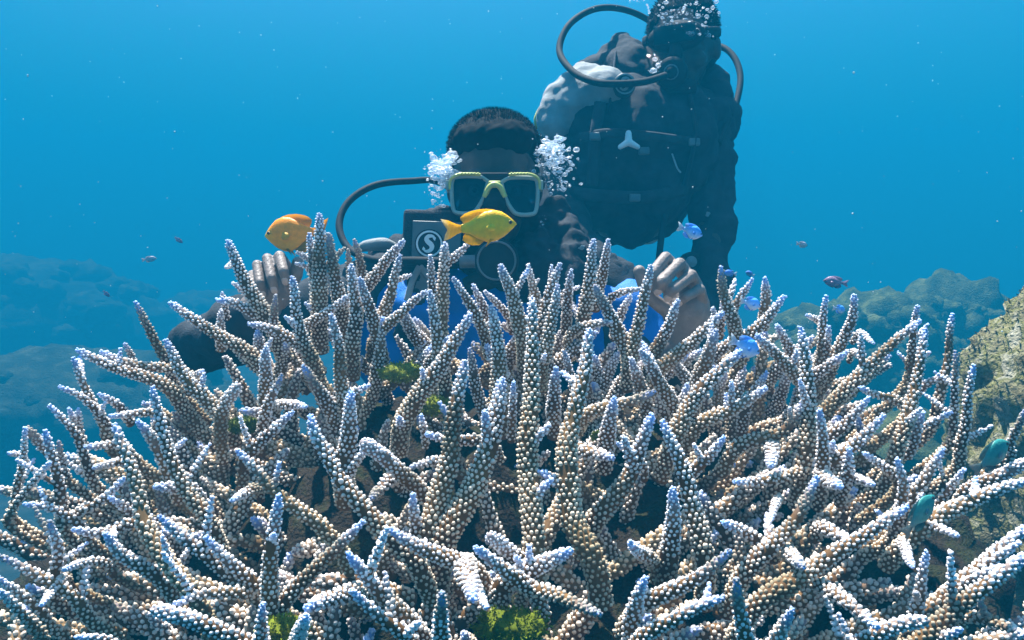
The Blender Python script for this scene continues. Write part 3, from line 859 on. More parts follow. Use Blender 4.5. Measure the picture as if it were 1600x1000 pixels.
def fish(name, label, cat, group, px, py, d, length, ang, yaw, colf, finf, deep=0.42, detail=2, flip_roll=0.0):
    """px,py,d: middle of the fish; ang: heading in the picture plane (deg, 0 = right, 180 = left, up positive)."""
    a = R(ang)
    X = (CR * math.cos(a) + CU * math.sin(a)) * math.cos(R(yaw)) + CF * math.sin(R(yaw))
    X.normalize()
    Z = CU - X * CU.dot(X)
    if Z.length < 0.05: Z = CF.copy()
    Z.normalize()
    if flip_roll: Z = Quaternion(X, R(flip_roll)) @ Z
    Y = Z.cross(X)
    m = Matrix((X, Y, Z)).transposed().to_4x4(); m.translation = at(px, py, d)
    e = empty(name); e.matrix_world = m
    tag(e, label, cat, group)
    Lg = length
    nx, ns = (30, 20) if detail == 2 else (16, 12)
    t = np.linspace(0, 1, nx)
    up = np.interp(t, [0, .04, .12, .25, .4, .55, .7, .85, 1], [0.02, .11, .26, .43, .50, .47, .36, .20, .125]) * deep * Lg
    dn = np.interp(t, [0, .04, .12, .25, .4, .55, .7, .85, 1], [0.02, .08, .20, .36, .47, .49, .38, .19, .125]) * deep * Lg
    wd = np.interp(t, [0, .04, .12, .25, .4, .55, .7, .85, 1], [0.012, .05, .11, .165, .185, .165, .12, .06, .03]) * deep * Lg * 0.80
    xs = 0.5 * Lg - t * Lg * 0.74
    V, Cc = [], []
    for i in range(nx):
        for k in range(ns):
            an = 2 * math.pi * k / ns
            c, s = math.cos(an), math.sin(an)
            z = (up[i] if s > 0 else dn[i]) * np.sign(s) * abs(s) ** 0.9
            p = (xs[i], wd[i] * c, z)
            V.append(p); Cc.append(colf(t[i] * 0.74, z / (deep * Lg * 0.5)))
    V.append((0.5 * Lg + 0.004 * Lg, 0, 0)); Cc.append(colf(0, 0))
    V.append((xs[-1] - 0.01 * Lg, 0, 0)); Cc.append(colf(0.74, 0))
    T = []
    for i in range(nx - 1):
        for k in range(ns):
            k2 = (k + 1) % ns
            T += [(i * ns + k, (i + 1) * ns + k, (i + 1) * ns + k2), (i * ns + k, (i + 1) * ns + k2, i * ns + k2)]
    for k in range(ns):
        T += [(nx * ns, k, (k + 1) % ns), (nx * ns + 1, (nx - 1) * ns + (k + 1) % ns, (nx - 1) * ns + k)]
    b = mesh_np("body", V, T, M['fish'], None, np.array(Cc)); child(b, e)

    def fin(nm, outline, y0=0.0, curve=0.0, splay=0.0, th=0.006, hinge=None):
        P = [Vector((x * Lg, 0, z * Lg)) for x, z in outline]
        cen = sum(P, Vector()) / len(P)
        VV, TT2 = [], []
        n = len(P)
        rows = []
        for sgn in (1, -1):
            base = len(VV)
            for p in P:
                y = y0 * Lg + curve * (p.x - P[0].x) ** 2 / Lg + splay * (p - (P[0] if hinge is None else Vector((hinge[0] * Lg, 0, hinge[1] * Lg)))).length
                VV.append((p.x, y + sgn * th * 0.1 * Lg, p.z))
            y = y0 * Lg + curve * (cen.x - P[0].x) ** 2 / Lg + splay * (cen - P[0]).length
            VV.append((cen.x, y + sgn * th * Lg * 0.5, cen.z))
            for i in range(n):
                tri = (base + i, base + (i + 1) % n, base + n)
                TT2.append(tri if sgn > 0 else tri[::-1])
        for i in range(n):
            j = (i + 1) % n
            TT2 += [(i, n + 1 + i, n + 1 + j), (i, n + 1 + j, j)]
        cc = np.array([finf(0.5 - v[0] / Lg, v[2] / Lg) for v in VV])
        child(mesh_np(nm, VV, TT2, M['fish' if nm == 'pectoral_fin' else 'fin'], None, cc, smooth=False), e)

    D = deep
    xp = lambda q: 0.5 - q                      # fraction of the length from the snout
    fin("dorsal_fin", [(xp(.20), .40 * D), (xp(.28), .505 * D), (xp(.38), .55 * D), (xp(.5), .55 * D), (xp(.60), .51 * D), (xp(.68), .45 * D), (xp(.74), .35 * D), (xp(.735), .27 * D), (xp(.68), .08 * D), (xp(.5), .15 * D), (xp(.35), .25 * D)])
    fin("anal_fin", [(xp(.44), -.42 * D), (xp(.52), -.55 * D), (xp(.62), -.54 * D), (xp(.69), -.47 * D), (xp(.74), -.36 * D), (xp(.725), -.24 * D), (xp(.67), -.06 * D), (xp(.55), -.15 * D)])
    fin("tail_fin", [(xp(.72), .10 * D), (xp(.80), .16 * D), (xp(.90), .29 * D), (xp(1.0), .36 * D), (xp(.965), .17 * D), (xp(.925), .0), (xp(.965), -.15 * D), (xp(.99), -.33 * D), (xp(.90), -.27 * D), (xp(.80), -.15 * D), (xp(.72), -.10 * D)], curve=0.25)
    if detail >= 1:
        for s in (1, -1):
            fin("pectoral_fin", [(xp(.27), -.06 * D), (xp(.33), .05 * D), (xp(.40), .02 * D), (xp(.43), -.08 * D), (xp(.39), -.17 * D), (xp(.32), -.17 * D)], y0=s * 0.135 * D, splay=s * 0.10)
            fin("pelvic_fin", [(xp(.28), -.36 * D), (xp(.35), -.45 * D), (xp(.44), -.62 * D), (xp(.40), -.46 * D), (xp(.36), -.36 * D)], y0=s * 0.05 * D, splay=s * 0.15)
            ec = Vector((xp(.085) * Lg, s * 0.070 * D * Lg, .06 * D * Lg))
            bm = bmesh.new(); ball(bm, ec, 0.026 * Lg, u=12, v=8); eo = mesh_bm("eye", bm, M['fish_eye'] if detail == 2 else M['pupil']); child(eo, e)
            if detail == 2:
                bm = bmesh.new(); ball(bm, ec + Vector((0.004 * Lg, s * 0.013 * Lg, 0)), (0.022 * Lg, 0.018 * Lg, 0.022 * Lg), u=12, v=8); child(mesh_bm("pupil", bm, M['pupil']), eo)
    return e


mixc = lambda a, b, t: np.array(a) * (1 - min(max(t, 0), 1)) + np.array(b) * min(max(t, 0), 1)
yel = lambda t, z: mixc(mixc((0.99, 0.52, 0.0), (0.95, 0.43, 0.0), -z), (0.85, 0.46, 0.004), (0.10 - t) * 6)
yelf = lambda t, z: mixc((0.96, 0.54, 0.003), (0.62, 0.62, 0.45), (t - 0.90) * 9)
ora = lambda t, z: mixc(mixc((0.97, 0.30, 0.002), (0.62, 0.30, 0.004), -z * 1.2), (0.92, 0.48, 0.005), (0.16 - t) * 6)
oraf = lambda t, z: mixc((0.78, 0.33, 0.003), (0.5, 0.28, 0.01), 0.3 - z * 6)
blu = lambda t, z: mixc(mixc((0.10, 0.40, 0.97), (0.52, 0.64, 0.78), 0.35 - z * 0.9), (0.45, 0.52, 0.55), (t - 0.5) * 2.2)
bluf = lambda t, z: mixc((0.10, 0.34, 0.85), (0.5, 0.58, 0.62), (t - 0.6) * 3)
blp = lambda t, z: mixc(mixc((0.10, 0.25, 0.75), (0.35, 0.42, 0.6), 0.25 - z * 0.9), (0.35, 0.35, 0.45), (t - 0.5) * 2.2)
grn = lambda t, z: mixc(mixc((0.03, 0.22, 0.20), (0.10, 0.25, 0.22), 0.2 - z), (0.18, 0.2, 0.2), (t - 0.55) * 3)
grnf = lambda t, z: mixc((0.05, 0.16, 0.18), (0.2, 0.22, 0.22), (t - 0.7) * 4)
pal_ = lambda t, z: mixc((0.45, 0.42, 0.46), (0.32, 0.30, 0.36), z)
red = lambda t, z: mixc((0.26, 0.14, 0.22), (0.30, 0.26, 0.40), t)

fish("damselfish", "bright yellow damselfish swimming past the front diver's regulator", "fish", "small fish over the coral", 749, 355, 0.86, 0.0885, 6, 8, yel, yelf, deep=0.43)
fish("damselfish", "orange yellow damselfish facing left beside the tallest coral branch", "fish", "small fish over the coral", 464, 365, 1.10, 0.104, 183, 10, ora, oraf, deep=0.52)
fish("damselfish", "blue fish with pale belly in front of the standing diver's hanging arm", "fish", "small fish over the coral", 1078, 361, 0.92, 0.037, -18, 15, blu, bluf, deep=0.5, detail=1)
fish("damselfish", "larger vivid blue fish nosing down among the tips below the right hand", "fish", "small fish over the coral", 1163, 541, 0.80, 0.040, -24, 12, blu, bluf, deep=0.55, detail=1)
fish("damselfish", "blue fish between two upright coral tips right of the hand", "fish", "small fish over the coral", 1172, 474, 0.95, 0.031, -14, 10, blu, bluf, deep=0.55, detail=1)
fish("damselfish", "small blue fish right of the reef mound's tall forked coral tip", "fish", "small fish over the coral", 1311, 483, 1.15, 0.026, -10, 20, blu, bluf, deep=0.5, detail=1)
fish("damselfish", "dusky violet fish hovering over the hazy reef mound", "fish", "small fish over the coral", 1306, 441, 1.7, 0.055, 170, 25, red, red, deep=0.46, detail=1)
fish("damselfish", "pale pinkish fish alone in open water above the right reef", "fish", "small fish over the coral", 1253, 382, 1.9, 0.037, -8, 20, pal_, pal_, deep=0.42, detail=1)
fish("damselfish", "tiny pale blue fish beside the hanging sleeve's edge", "fish", "small fish over the coral", 1141, 427, 1.5, 0.027, 172, 20, blp, bluf, deep=0.5, detail=0)
fish("damselfish", "tiny dim blue fish just right of the forked coral tip", "fish", "small fish over the coral", 1172, 428, 1.9, 0.026, 150, 30, blp, bluf, deep=0.5, detail=0)
fish("damselfish", "tiny reddish fish in open water left of the orange fish", "fish", "small fish over the coral", 279, 375, 1.9, 0.024, -40, 20, red, red, deep=0.42, detail=0)
fish("damselfish", "tiny faint fish near the left end of the open water", "fish", "small fish over the coral", 233, 405, 2.4, 0.046, 10, 25, pal_, pal_, deep=0.4, detail=0)
fish("damselfish", "tiny dark fish above the leftmost coral tips", "fish", "small fish over the coral", 166, 459, 1.9, 0.022, -50, 20, red, red, deep=0.42, detail=0)
fish("damselfish", "teal green fish in front of the encrusted boulder at the right edge", "fish", "small fish over the coral", 1548, 715, 0.72, 0.058, 30, 18, grn, grnf, deep=0.42, detail=1)
fish("damselfish", "teal green fish dipping between branches below the boulder", "fish", "small fish over the coral", 1436, 806, 0.62, 0.048, 44, 15, grn, grnf, deep=0.42, detail=1)

# ------------------------------------------------------------------ divers
CFv = Vector(CF); CUv = Vector(CU); CRv = Vector(CR)
CAMROT = Matrix((CRv, CFv, CUv)).transposed()          # local x right, y away, z up in the picture


def ring_plate(bm, c, r0, r1, depth, rot, n=40):
    """Flat ring (r0 inner) facing the camera (-y local)."""
    vs = []
    for r, y in ((r0, 0), (r1, 0), (r1, -depth), (r0, -depth)):
        vs.append([bm.verts.new(c + rot @ Vector((r * math.cos(2 * math.pi * k / n), y, r * math.sin(2 * math.pi * k / n)))) for k in range(n)])
    for q in range(4):
        A, Bq = vs[q], vs[(q + 1) % 4]
        for k in range(n):
            bm.faces.new((A[k], A[(k + 1) % n], Bq[(k + 1) % n], Bq[k]))


def disc(bm, c, prof, rot, n=40, sy=1.0):
    """Lathe about local y; prof = [(r, y)] from back to front (negative y nearer the camera)."""
    rings = []
    for r, y in prof:
        rings.append([bm.verts.new(c + rot @ Vector((max(r, 1e-5) * math.cos(2 * math.pi * k / n), y, max(r, 1e-5) * sy * math.sin(2 * math.pi * k / n)))) for k in range(n)])
    for i in range(len(rings) - 1):
        for k in range(n):
            bm.faces.new((rings[i][k], rings[i][(k + 1) % n], rings[i + 1][(k + 1) % n], rings[i + 1][k]))
    bm.faces.new(rings[0][::-1]); bm.faces.new(rings[-1])


def s_mark(bm, c, h, rot, depth=0.002):
    """Slanted S with wedge ends, standing proud of its plate."""
    pts = [(0.30, 0.36), (0.16, 0.46), (-0.06, 0.44), (-0.17, 0.28), (-0.08, 0.12), (0.08, -0.02), (0.16, -0.18), (0.08, -0.38), (-0.14, -0.46), (-0.33, -0.36)]
    wid = [0.05, 0.085, 0.115, 0.13, 0.145, 0.15, 0.14, 0.115, 0.085, 0.04]
    C = catmull([Vector((x * 1.05, 0, z)) for x, z in pts], 40)
    w = np.interp(np.linspace(0, 1, 40), np.linspace(0, 1, 10), wid)
    F, Bk = [], []
    for i, p in enumerate(C):
        t = (C[min(i + 1, 39)] - C[max(i - 1, 0)]).normalized(); n = Vector((-t.z, 0, t.x))
        for lst, y in ((F, -depth), (Bk, 0.0)):
            lst.append([bm.verts.new(c + rot @ (Vector(((p + n * w[i] * sg).x * h, y, (p + n * w[i] * sg).z * h)))) for sg in (1, -1)])
    for i in range(39):
        bm.faces.new((F[i][0], F[i + 1][0], F[i + 1][1], F[i][1]))
        bm.faces.new((F[i][0], Bk[i][0], Bk[i + 1][0], F[i + 1][0])); bm.faces.new((F[i][1], F[i + 1][1], Bk[i + 1][1], Bk[i][1]))
    # wedge serifs
    for (x, z, sx) in ((0.27, 0.31, 1), (-0.29, -0.31, -1)):
        q = [(x, z + 0.14 * sx), (x + 0.13 * sx, z + 0.05 * sx), (x + 0.06 * sx, z - 0.13 * sx), (x - 0.07 * sx, z - 0.0)]
        f = [bm.verts.new(c + rot @ Vector((a_ * h, -depth * 1.05, b_ * h))) for a_, b_ in q]
        bm.faces.new(f)


def strands(name, center, radii, rot, zlim, ymax, count, L, w, mat, parent, seed):
    """Short bristly hair over part of an ellipsoid."""
    rg = np.random.default_rng(seed)
    V, T = [], []
    c = np.array(center); Rm = np.array(rot)
    made = 0
    while made < count:
        u = rg.normal(0, 1, 3); u /= np.linalg.norm(u)
        if not zlim(u): continue
        p = u * radii; n = u / radii; n /= np.linalg.norm(n)
        d = n + rg.normal(0, 0.33, 3) + np.array([0, 0.15, 0.1]); d /= np.linalg.norm(d)
        s = np.cross(d, rg.normal(0, 1, 3)); s /= np.linalg.norm(s)
        ll = L * rg.uniform(0.5, 1.3)
        b = len(V)
        mid = p + d * ll * 0.55 + rg.normal(0, 1, 3) * ll * 0.1
        V += [Rm @ (p - n * 0.004 - s * w) + c, Rm @ (p - n * 0.004 + s * w) + c, Rm @ (mid + s * w * 0.8) + c, Rm @ (mid - s * w * 0.8) + c, Rm @ (p + d * ll) + c]
        T += [(b, b + 1, b + 2), (b, b + 2, b + 3), (b + 3, b + 2, b + 4)]
        made += 1
    return mesh_np(name, V, T, mat, parent)


# ---------------- front diver, kneeling behind the coral
d1 = empty("person", (at(780, 500, 1.42).x, 1.45, 0.0))
tag(d1, "kneeling diver in yellow framed mask, black and blue vest, hands raised behind the coral", "person")
HD = 1.42


def q1(px, py, dd=0.0): return at(px, py, HD + dd)


def fist(bm, wrist, palm_c, palm_r, palm_rot, fingers, thumb):
    ball(bm, palm_c, palm_r, palm_rot)
    capsule(bm, wrist, palm_c, 0.027, 0.030)
    for chain, r in fingers:
        for i in range(len(chain) - 1):
            capsule(bm, chain[i], chain[i + 1], r * (1.06 - 0.07 * i), r * (1.0 - 0.07 * i), 10)
    for i in range(len(thumb) - 1):
        capsule(bm, thumb[i], thumb[i + 1], 0.0115 - 0.001 * i, 0.0105 - 0.001 * i, 10)


bm = bmesh.new()
ball(bm, q1(773, 264), (0.080, 0.098, 0.104), CAMROT)                 # skull
ball(bm, q1(773, 300, -0.035), (0.068, 0.062, 0.075), CAMROT)         # face
ball(bm, q1(773, 345, -0.035), (0.052, 0.055, 0.050), CAMROT)         # jaw
ball(bm, q1(773, 372, -0.062), (0.026, 0.024, 0.020), CAMROT)         # chin
for s in (-1, 1):
    ball(bm, q1(773 + s * 36, 322, -0.068), (0.026, 0.022, 0.024), CAMROT)   # cheeks
    ball(bm, q1(773 + s * 66, 296, 0.012), (0.012, 0.022, 0.032), CAMROT)    # ears
    ball(bm, q1(773 + s * 26, 276, -0.083), (0.026, 0.014, 0.012), CAMROT)   # brow
    ball(bm, q1(773 + s * 9, 320, -0.105), (0.012, 0.014, 0.010), CAMROT)    # nostrils
capsule(bm, q1(773, 290, -0.088), q1(773, 318, -0.110), 0.010, 0.015)        # nose
ball(bm, q1(773, 341, -0.092), (0.026, 0.012, 0.007), CAMROT)
ball(bm, q1(773, 349, -0.090), (0.023, 0.012, 0.008), CAMROT)                # lips
capsule(bm, q1(773, 345, 0.02), q1(778, 440, 0.06), 0.055, 0.062)            # neck
sh_l, sh_r = q1(612, 442, 0.03), q1(944, 442, 0.03)
capsule(bm, q1(700, 432, 0.04), sh_l, 0.062, 0.055); capsule(bm, q1(850, 432, 0.04), sh_r, 0.062, 0.055)
chest, belly, hips = q1(778, 500, 0.05), q1(778, 640, 0.09), Vector((q1(778, 700).x, 1.56, 0.42))
ball(bm, chest, (0.165, 0.11, 0.16), CAMROT); ball(bm, belly, (0.145, 0.10, 0.16), CAMROT); ball(bm, hips, (0.16, 0.13, 0.12))
el_l, wr_l = at(302, 548, 1.30), at(412, 478, 1.13)
el_r, wr_r = at(1020, 650, 1.32), at(1064, 540, 1.14)
capsule(bm, sh_l, el_l, 0.050, 0.040); capsule(bm, el_l, wr_l, 0.042, 0.029)
capsule(bm, sh_r, el_r, 0.050, 0.040); capsule(bm, el_r, wr_r, 0.042, 0.030)
for s in (-1, 1):                                                           # thighs, shins, feet
    kn = Vector((hips.x + s * 0.13, 1.28, 0.10)); an = Vector((hips.x + s * 0.14, 1.68, 0.07))
    capsule(bm, hips + Vector((s * 0.08, 0, 0)), kn, 0.082, 0.060); capsule(bm, kn, an, 0.056, 0.040); capsule(bm, an, an + Vector((0, 0.16, -0.02)), 0.04, 0.026)
# fists: (knuckle, middle joint, last joint, fingertip)
f_r = [([at(1066, 428, 1.115), at(1040, 402, 1.080), at(1018, 428, 1.052), at(1014, 446, 1.066)], 0.0090),
       ([at(1082, 440, 1.115), at(1062, 412, 1.075), at(1034, 440, 1.045), at(1028, 452, 1.060)], 0.0094),
       ([at(1094, 456, 1.118), at(1080, 430, 1.078), at(1052, 452, 1.050), at(1044, 462, 1.064)], 0.0092),
       ([at(1100, 474, 1.122), at(1094, 452, 1.088), at(1072, 464, 1.066), at(1062, 472, 1.076)], 0.0080)]
hb = bmesh.new()
fist(hb, wr_r, at(1072, 484, 1.122), (0.038, 0.022, 0.042), CAMROT, f_r, [at(1048, 490, 1.10), at(1012, 462, 1.085), at(999, 424, 1.082)])
f_l = [([at(450, 420, 1.125), at(437, 400, 1.090), at(443, 424, 1.068), at(447, 438, 1.075)], 0.0084),
       ([at(432, 424, 1.128), at(418, 404, 1.090), at(424, 434, 1.068), at(430, 452, 1.078)], 0.0084),
       ([at(416, 434, 1.130), at(402, 414, 1.096), at(406, 442, 1.075), at(412, 458, 1.085)], 0.0080),
       ([at(404, 446, 1.135), at(394, 430, 1.108), at(394, 454, 1.088), at(399, 468, 1.095)], 0.0082)]
fist(hb, wr_l, at(424, 452, 1.122), (0.036, 0.020, 0.036), CAMROT, f_l, [at(450, 450, 1.12), at(462, 430, 1.105), at(466, 410, 1.10)])
body1 = remeshed("body", bm, 0.0060, M["skin"], d1, smooth_iter=2)
hands = remeshed("hands", hb, 0.0021, M['hand_skin'], None, smooth_iter=2)
jb = bmesh.new(); jb.from_mesh(body1.data); jb.from_mesh(hands.data); jb.to_mesh(body1.data); jb.free()
bpy.data.objects.remove(hands)
body1.data.polygons.foreach_set("use_smooth", np.ones(len(body1.data.polygons), dtype=bool))
# hands are paler than the face: second material from the wrists on
body1.data.materials.append(M['hand_skin'])
cen = np.empty(len(body1.data.polygons) * 3, np.float32); body1.data.polygons.foreach_get("center", cen); cen = cen.reshape(-1, 3)
mi = ((np.linalg.norm(cen - np.array(at(1066, 470, 1.11)), axis=1) < 0.115) | (np.linalg.norm(cen - np.array(at(428, 440, 1.11)), axis=1) < 0.085)).astype(np.int32)
body1.data.polygons.foreach_set("material_index", mi)
for ch, r in f_r + f_l[:3]:
    a_, b_ = ch[2], ch[3]                                   # nail on the last joint, facing the camera
    dirv = (b_ - a_).normalized(); face = (-CFv - dirv * dirv.dot(-CFv)).normalized(); sidev = dirv.cross(face)
    rot_ = Matrix((sidev, face, dirv)).transposed()
    bm = bmesh.new(); ball(bm, a_.lerp(b_, 0.9) + face * r * 0.70, (r * 0.62, r * 0.28, r * 0.80), rot_)
    mesh_bm("fingernail", bm, M['nail'], body1)

# hair: a close dark cap with bristles
bm = bmesh.new()
ball(bm, q1(773, 233, 0.015), (0.089, 0.110, 0.070), CAMROT, 32, 20); ball(bm, q1(773, 262, 0.045), (0.088, 0.085, 0.10), CAMROT, 32, 20); ball(bm, q1(773, 222, -0.036), (0.080, 0.070, 0.043), CAMROT, 32, 20)
hair1 = remeshed("hair", bm, 0.005, M['hair'], d1, 2, ripple=(0.004, 60, 3))
hs = strands("bristles", q1(773, 233, 0.012), np.array((0.089, 0.111, 0.0705)), CAMROT, lambda u: u[2] > -0.35 and not (u[1] < -0.5 and u[2] < 0.05), 0, 9000, 0.0075, 0.0005, M['hair'], d1, 3)
hs.parent = hair1; hs.matrix_parent_inverse = Matrix.Identity(4)
for s in (-1, 1):
    ec = q1(773 + s * 31, 299, -0.083)
    bm = bmesh.new(); ball(bm, ec, 0.0125, None, 16, 12); eo = mesh_bm("eye", bm, M['eye_white'], d1)
    bm = bmesh.new(); ball(bm, ec + CFv * -0.0075, (0.0062, 0.0062, 0.0062), None, 12, 8); mesh_bm("pupil", bm, M['pupil'], eo)

# mask
def mask_outline(side, scale=1.0):
    """Lens outline in photo pixels about the bridge (773, 300); side -1 left, 1 right."""
    P = [(10, -19), (24, -26), (56, -26), (66, -20), (67, 4), (64, 26), (56, 31), (38, 31), (28, 25), (17, 6)]
    c = (40, 2)
    return [q1(773 + side * (c[0] + (x - c[0]) * scale), 302 + c[1] + (y - c[1]) * scale + (2 if side > 0 else 0), -0.128 + 0.010 * max(0, (x - 30) / 36) ** 2) for x, y in P]


mk = None
for s in (-1, 1):
    bm = bmesh.new(); P = mask_outline(s); tube(bm, P + [P[0]], 0.0038, 10, 70, cap=False)
    fo = mesh_bm("diving_mask" if mk is None else "frame", bm, M['grey_trim'], d1 if mk is None else mk)
    if mk is None: mk = fo
    bm = bmesh.new()
    P = catmull(mask_outline(s, 0.98) + [mask_outline(s, 0.98)[0]], 60)[:-1]
    f = [bm.verts.new(p) for p in P]; b = [bm.verts.new(p + CFv * 0.003) for p in P]
    bm.faces.new(f); bm.faces.new(b[::-1])
    for i in range(len(P)): bm.faces.new((f[i], b[i], b[(i + 1) % len(P)], f[(i + 1) % len(P)]))
    mesh_bm("lens", bm, M['lens'], mk, smooth=False)
    # black skirt behind the lens
    bm = bmesh.new()
    Ps = catmull(mask_outline(s, 1.03) + [mask_outline(s, 1.03)[0]], 40)[:-1]
    r0 = [bm.verts.new(p + CFv * 0.003) for p in Ps]; r1 = [bm.verts.new(p + CFv * 0.05 + (q1(773 + s * 34, 302, -0.128) - p) * 0.10) for p in Ps]
    r2 = [bm.verts.new(p + CFv * 0.052 + (q1(773 + s * 34, 302, -0.128) - p) * 0.02) for p in Ps]; r3 = [bm.verts.new(p + CFv * 0.003 - (q1(773 + s * 34, 302, -0.128) - p) * 0.03) for p in Ps]
    for A, Bq in ((r0, r1), (r1, r2), (r2, r3), (r3, r0)):
        for i in range(len(Ps)): bm.faces.new((A[i], A[(i + 1) % len(Ps)], Bq[(i + 1) % len(Ps)], Bq[i]))
    mesh_bm("skirt", bm, M['rubber'], mk)
    # yellow ribbed upper corner
    bm = bmesh.new()
    tube(bm, [q1(773 + s * 22, 273, -0.132), q1(773 + s * 40, 272, -0.132), q1(773 + s * 58, 273, -0.128), q1(773 + s * 69, 281, -0.122), q1(773 + s * 70, 296, -0.118)], 0.0027, 8, 40)
    for k in range(6): ball(bm, q1(773 + s * (26 + k * 5), 271.5, -0.133), (0.0017, 0.005, 0.0028), CAMROT, 8, 6)
    mesh_bm("corner_trim", bm, M['yellow_trim'], mk)
    bm = bmesh.new()
    tube(bm, [q1(773 + s * 68, 292, -0.11), q1(773 + s * 76, 288, -0.06), q1(773 + s * 75, 284, 0.02), q1(773 + s * 62, 280, 0.09), q1(773, 276, 0.128)], 0.010, 8, 40, flat=0.25)
    mesh_bm("strap", bm, M['rubber'], mk)
    bm = bmesh.new(); box(bm, q1(773 + s * 72, 291, -0.105), (0.008, 0.02, 0.018), CAMROT, 0.002); mesh_bm("buckle", bm, M['grey_trim'], mk)
bm = bmesh.new()
tube(bm, [q1(757, 308, -0.132), q1(764, 293, -0.136), q1(773, 288, -0.137), q1(782, 293, -0.136), q1(789, 308, -0.132)], 0.0052, 8, 30); box(bm, q1(773, 288, -0.135), (0.022, 0.008, 0.012), CAMROT, 0.003)
mesh_bm("bridge", bm, M['yellow_trim'], mk)
bm = bmesh.new()
ball(bm, q1(773, 318, -0.118), (0.024, 0.024, 0.026), CAMROT, 18, 12); capsule(bm, q1(773, 300, -0.112), q1(773, 320, -0.125), 0.014, 0.02)
box(bm, q1(773, 276, -0.127), (0.05, 0.008, 0.014), CAMROT, 0.004)
mesh_bm("nose_pocket", bm, M['rubber'], mk)

# wetsuit: sleeves and shoulders
bm = bmesh.new()
capsule(bm, q1(700, 436, 0.045), sh_l, 0.070, 0.064); capsule(bm, q1(850, 436, 0.045), sh_r, 0.070, 0.064)
capsule(bm, sh_l, el_l, 0.060, 0.050); capsule(bm, el_l, el_l.lerp(wr_l, 0.86), 0.051, 0.037)
capsule(bm, sh_r, el_r, 0.060, 0.049); capsule(bm, el_r, el_r.lerp(wr_r, 0.55), 0.050, 0.041)
ball(bm, chest, (0.178, 0.122, 0.165), CAMROT); ball(bm, belly, (0.155, 0.11, 0.165), CAMROT); ball(bm, hips, (0.17, 0.14, 0.125))
for s in (-1, 1):
    kn = Vector((hips.x + s * 0.13, 1.28, 0.10)); an = Vector((hips.x + s * 0.14, 1.68, 0.07))
    capsule(bm, hips + Vector((s * 0.08, 0, 0)), kn, 0.090, 0.068); capsule(bm, kn, an, 0.064, 0.047)
remeshed("wetsuit", bm, 0.010, M['neoprene'], d1, 3, ripple=(0.012, 16, 5))

# vest
bm = bmesh.new()
ball(bm, q1(690, 505, -0.015), (0.115, 0.085, 0.125), CAMROT); ball(bm, q1(865, 510, -0.015), (0.12, 0.085, 0.125), CAMROT)
ball(bm, q1(630, 540, 0.03), (0.085, 0.10, 0.16), CAMROT); ball(bm, q1(935, 545, 0.03), (0.095, 0.10, 0.16), CAMROT)
ball(bm, q1(780, 540, -0.03), (0.12, 0.08, 0.11), CAMROT)
ball(bm, q1(990, 530, -0.02), (0.065, 0.07, 0.12), CAMROT)
vest1 = remeshed("buoyancy_vest", bm, 0.008, M['vest_blue'], d1, 4, ripple=(0.016, 14, 9))
bm = bmesh.new()                                                          # black yoke, collar and straps
capsule(bm, q1(668, 395, -0.02), q1(655, 445, -0.06), 0.048, 0.030); capsule(bm, q1(690, 352, 0.03), q1(672, 395, -0.01), 0.034, 0.044)
capsule(bm, q1(868, 345, 0.02), q1(895, 420, -0.02), 0.042, 0.060); capsule(bm, q1(850, 400, -0.03), q1(905, 440, -0.05), 0.055, 0.045)
ball(bm, q1(775, 415, 0.0), (0.105, 0.07, 0.045), CAMROT); ball(bm, q1(845, 440, -0.05), (0.06, 0.05, 0.06), CAMROT); ball(bm, q1(835, 375, 0.03), (0.06, 0.05, 0.07), CAMROT); ball(bm, q1(715, 378, 0.03), (0.05, 0.05, 0.06), CAMROT)
capsule(bm, q1(640, 400, 0.02), q1(600, 415, 0.03), 0.035, 0.034); capsule(bm, q1(905, 410, 0.0), q1(950, 430, 0.02), 0.042, 0.04)
capsule(bm, q1(655, 440, -0.07), q1(640, 520, -0.09), 0.020, 0.022); capsule(bm, q1(870, 460, -0.08), q1(890, 540, -0.1), 0.03, 0.03)
remeshed("yoke", bm, 0.006, M['vest_black'], vest1, 3, ripple=(0.020, 22, 2))
for pts, r, mt, fl in (([q1(556, 392, 0.0), q1(575, 384, -0.03), q1(600, 382, -0.03), q1(624, 390, -0.01)], [0.004, 0.011, 0.013, 0.006], 'grey_cloth', 1.6),  # left strap top, its pale grey also carries the light on it
                       ([q1(868, 400, -0.055), q1(885, 391, -0.062), q1(905, 388, -0.058), q1(926, 392, -0.04)], [0.004, 0.009, 0.010, 0.006], 'grey_cloth', 1.5),  # lit crease of the right shoulder, drawn as a pale strip
                       ([q1(636, 470, -0.105), q1(644, 440, -0.105), q1(656, 416, -0.10)], 0.006, 'grey_cloth', 0.4),
                       ([q1(656, 416, -0.10), q1(676, 440, -0.105), q1(700, 475, -0.105)], 0.006, 'grey_cloth', 0.4)):
    bm = bmesh.new(); tube(bm, pts, r, 10, 30, flat=fl); mesh_bm("strap", bm, M[mt], vest1)
bm = bmesh.new(); 
for a_, b_, c_ in (((644, 424), (640, 480), (686, 470)),):
    vv = [bm.verts.new(q1(*p, -0.098)) for p in ((656, 420), (640, 480), (696, 478))]; ww = [bm.verts.new(v.co + CFv * 0.006) for v in vv]
    bm.faces.new(vv); bm.faces.new(ww[::-1])
    for i in range(3): bm.faces.new((vv[i], ww[i], ww[(i + 1) % 3], vv[(i + 1) % 3]))
mesh_bm("chest_panel", bm, M['badge'], vest1, smooth=False)
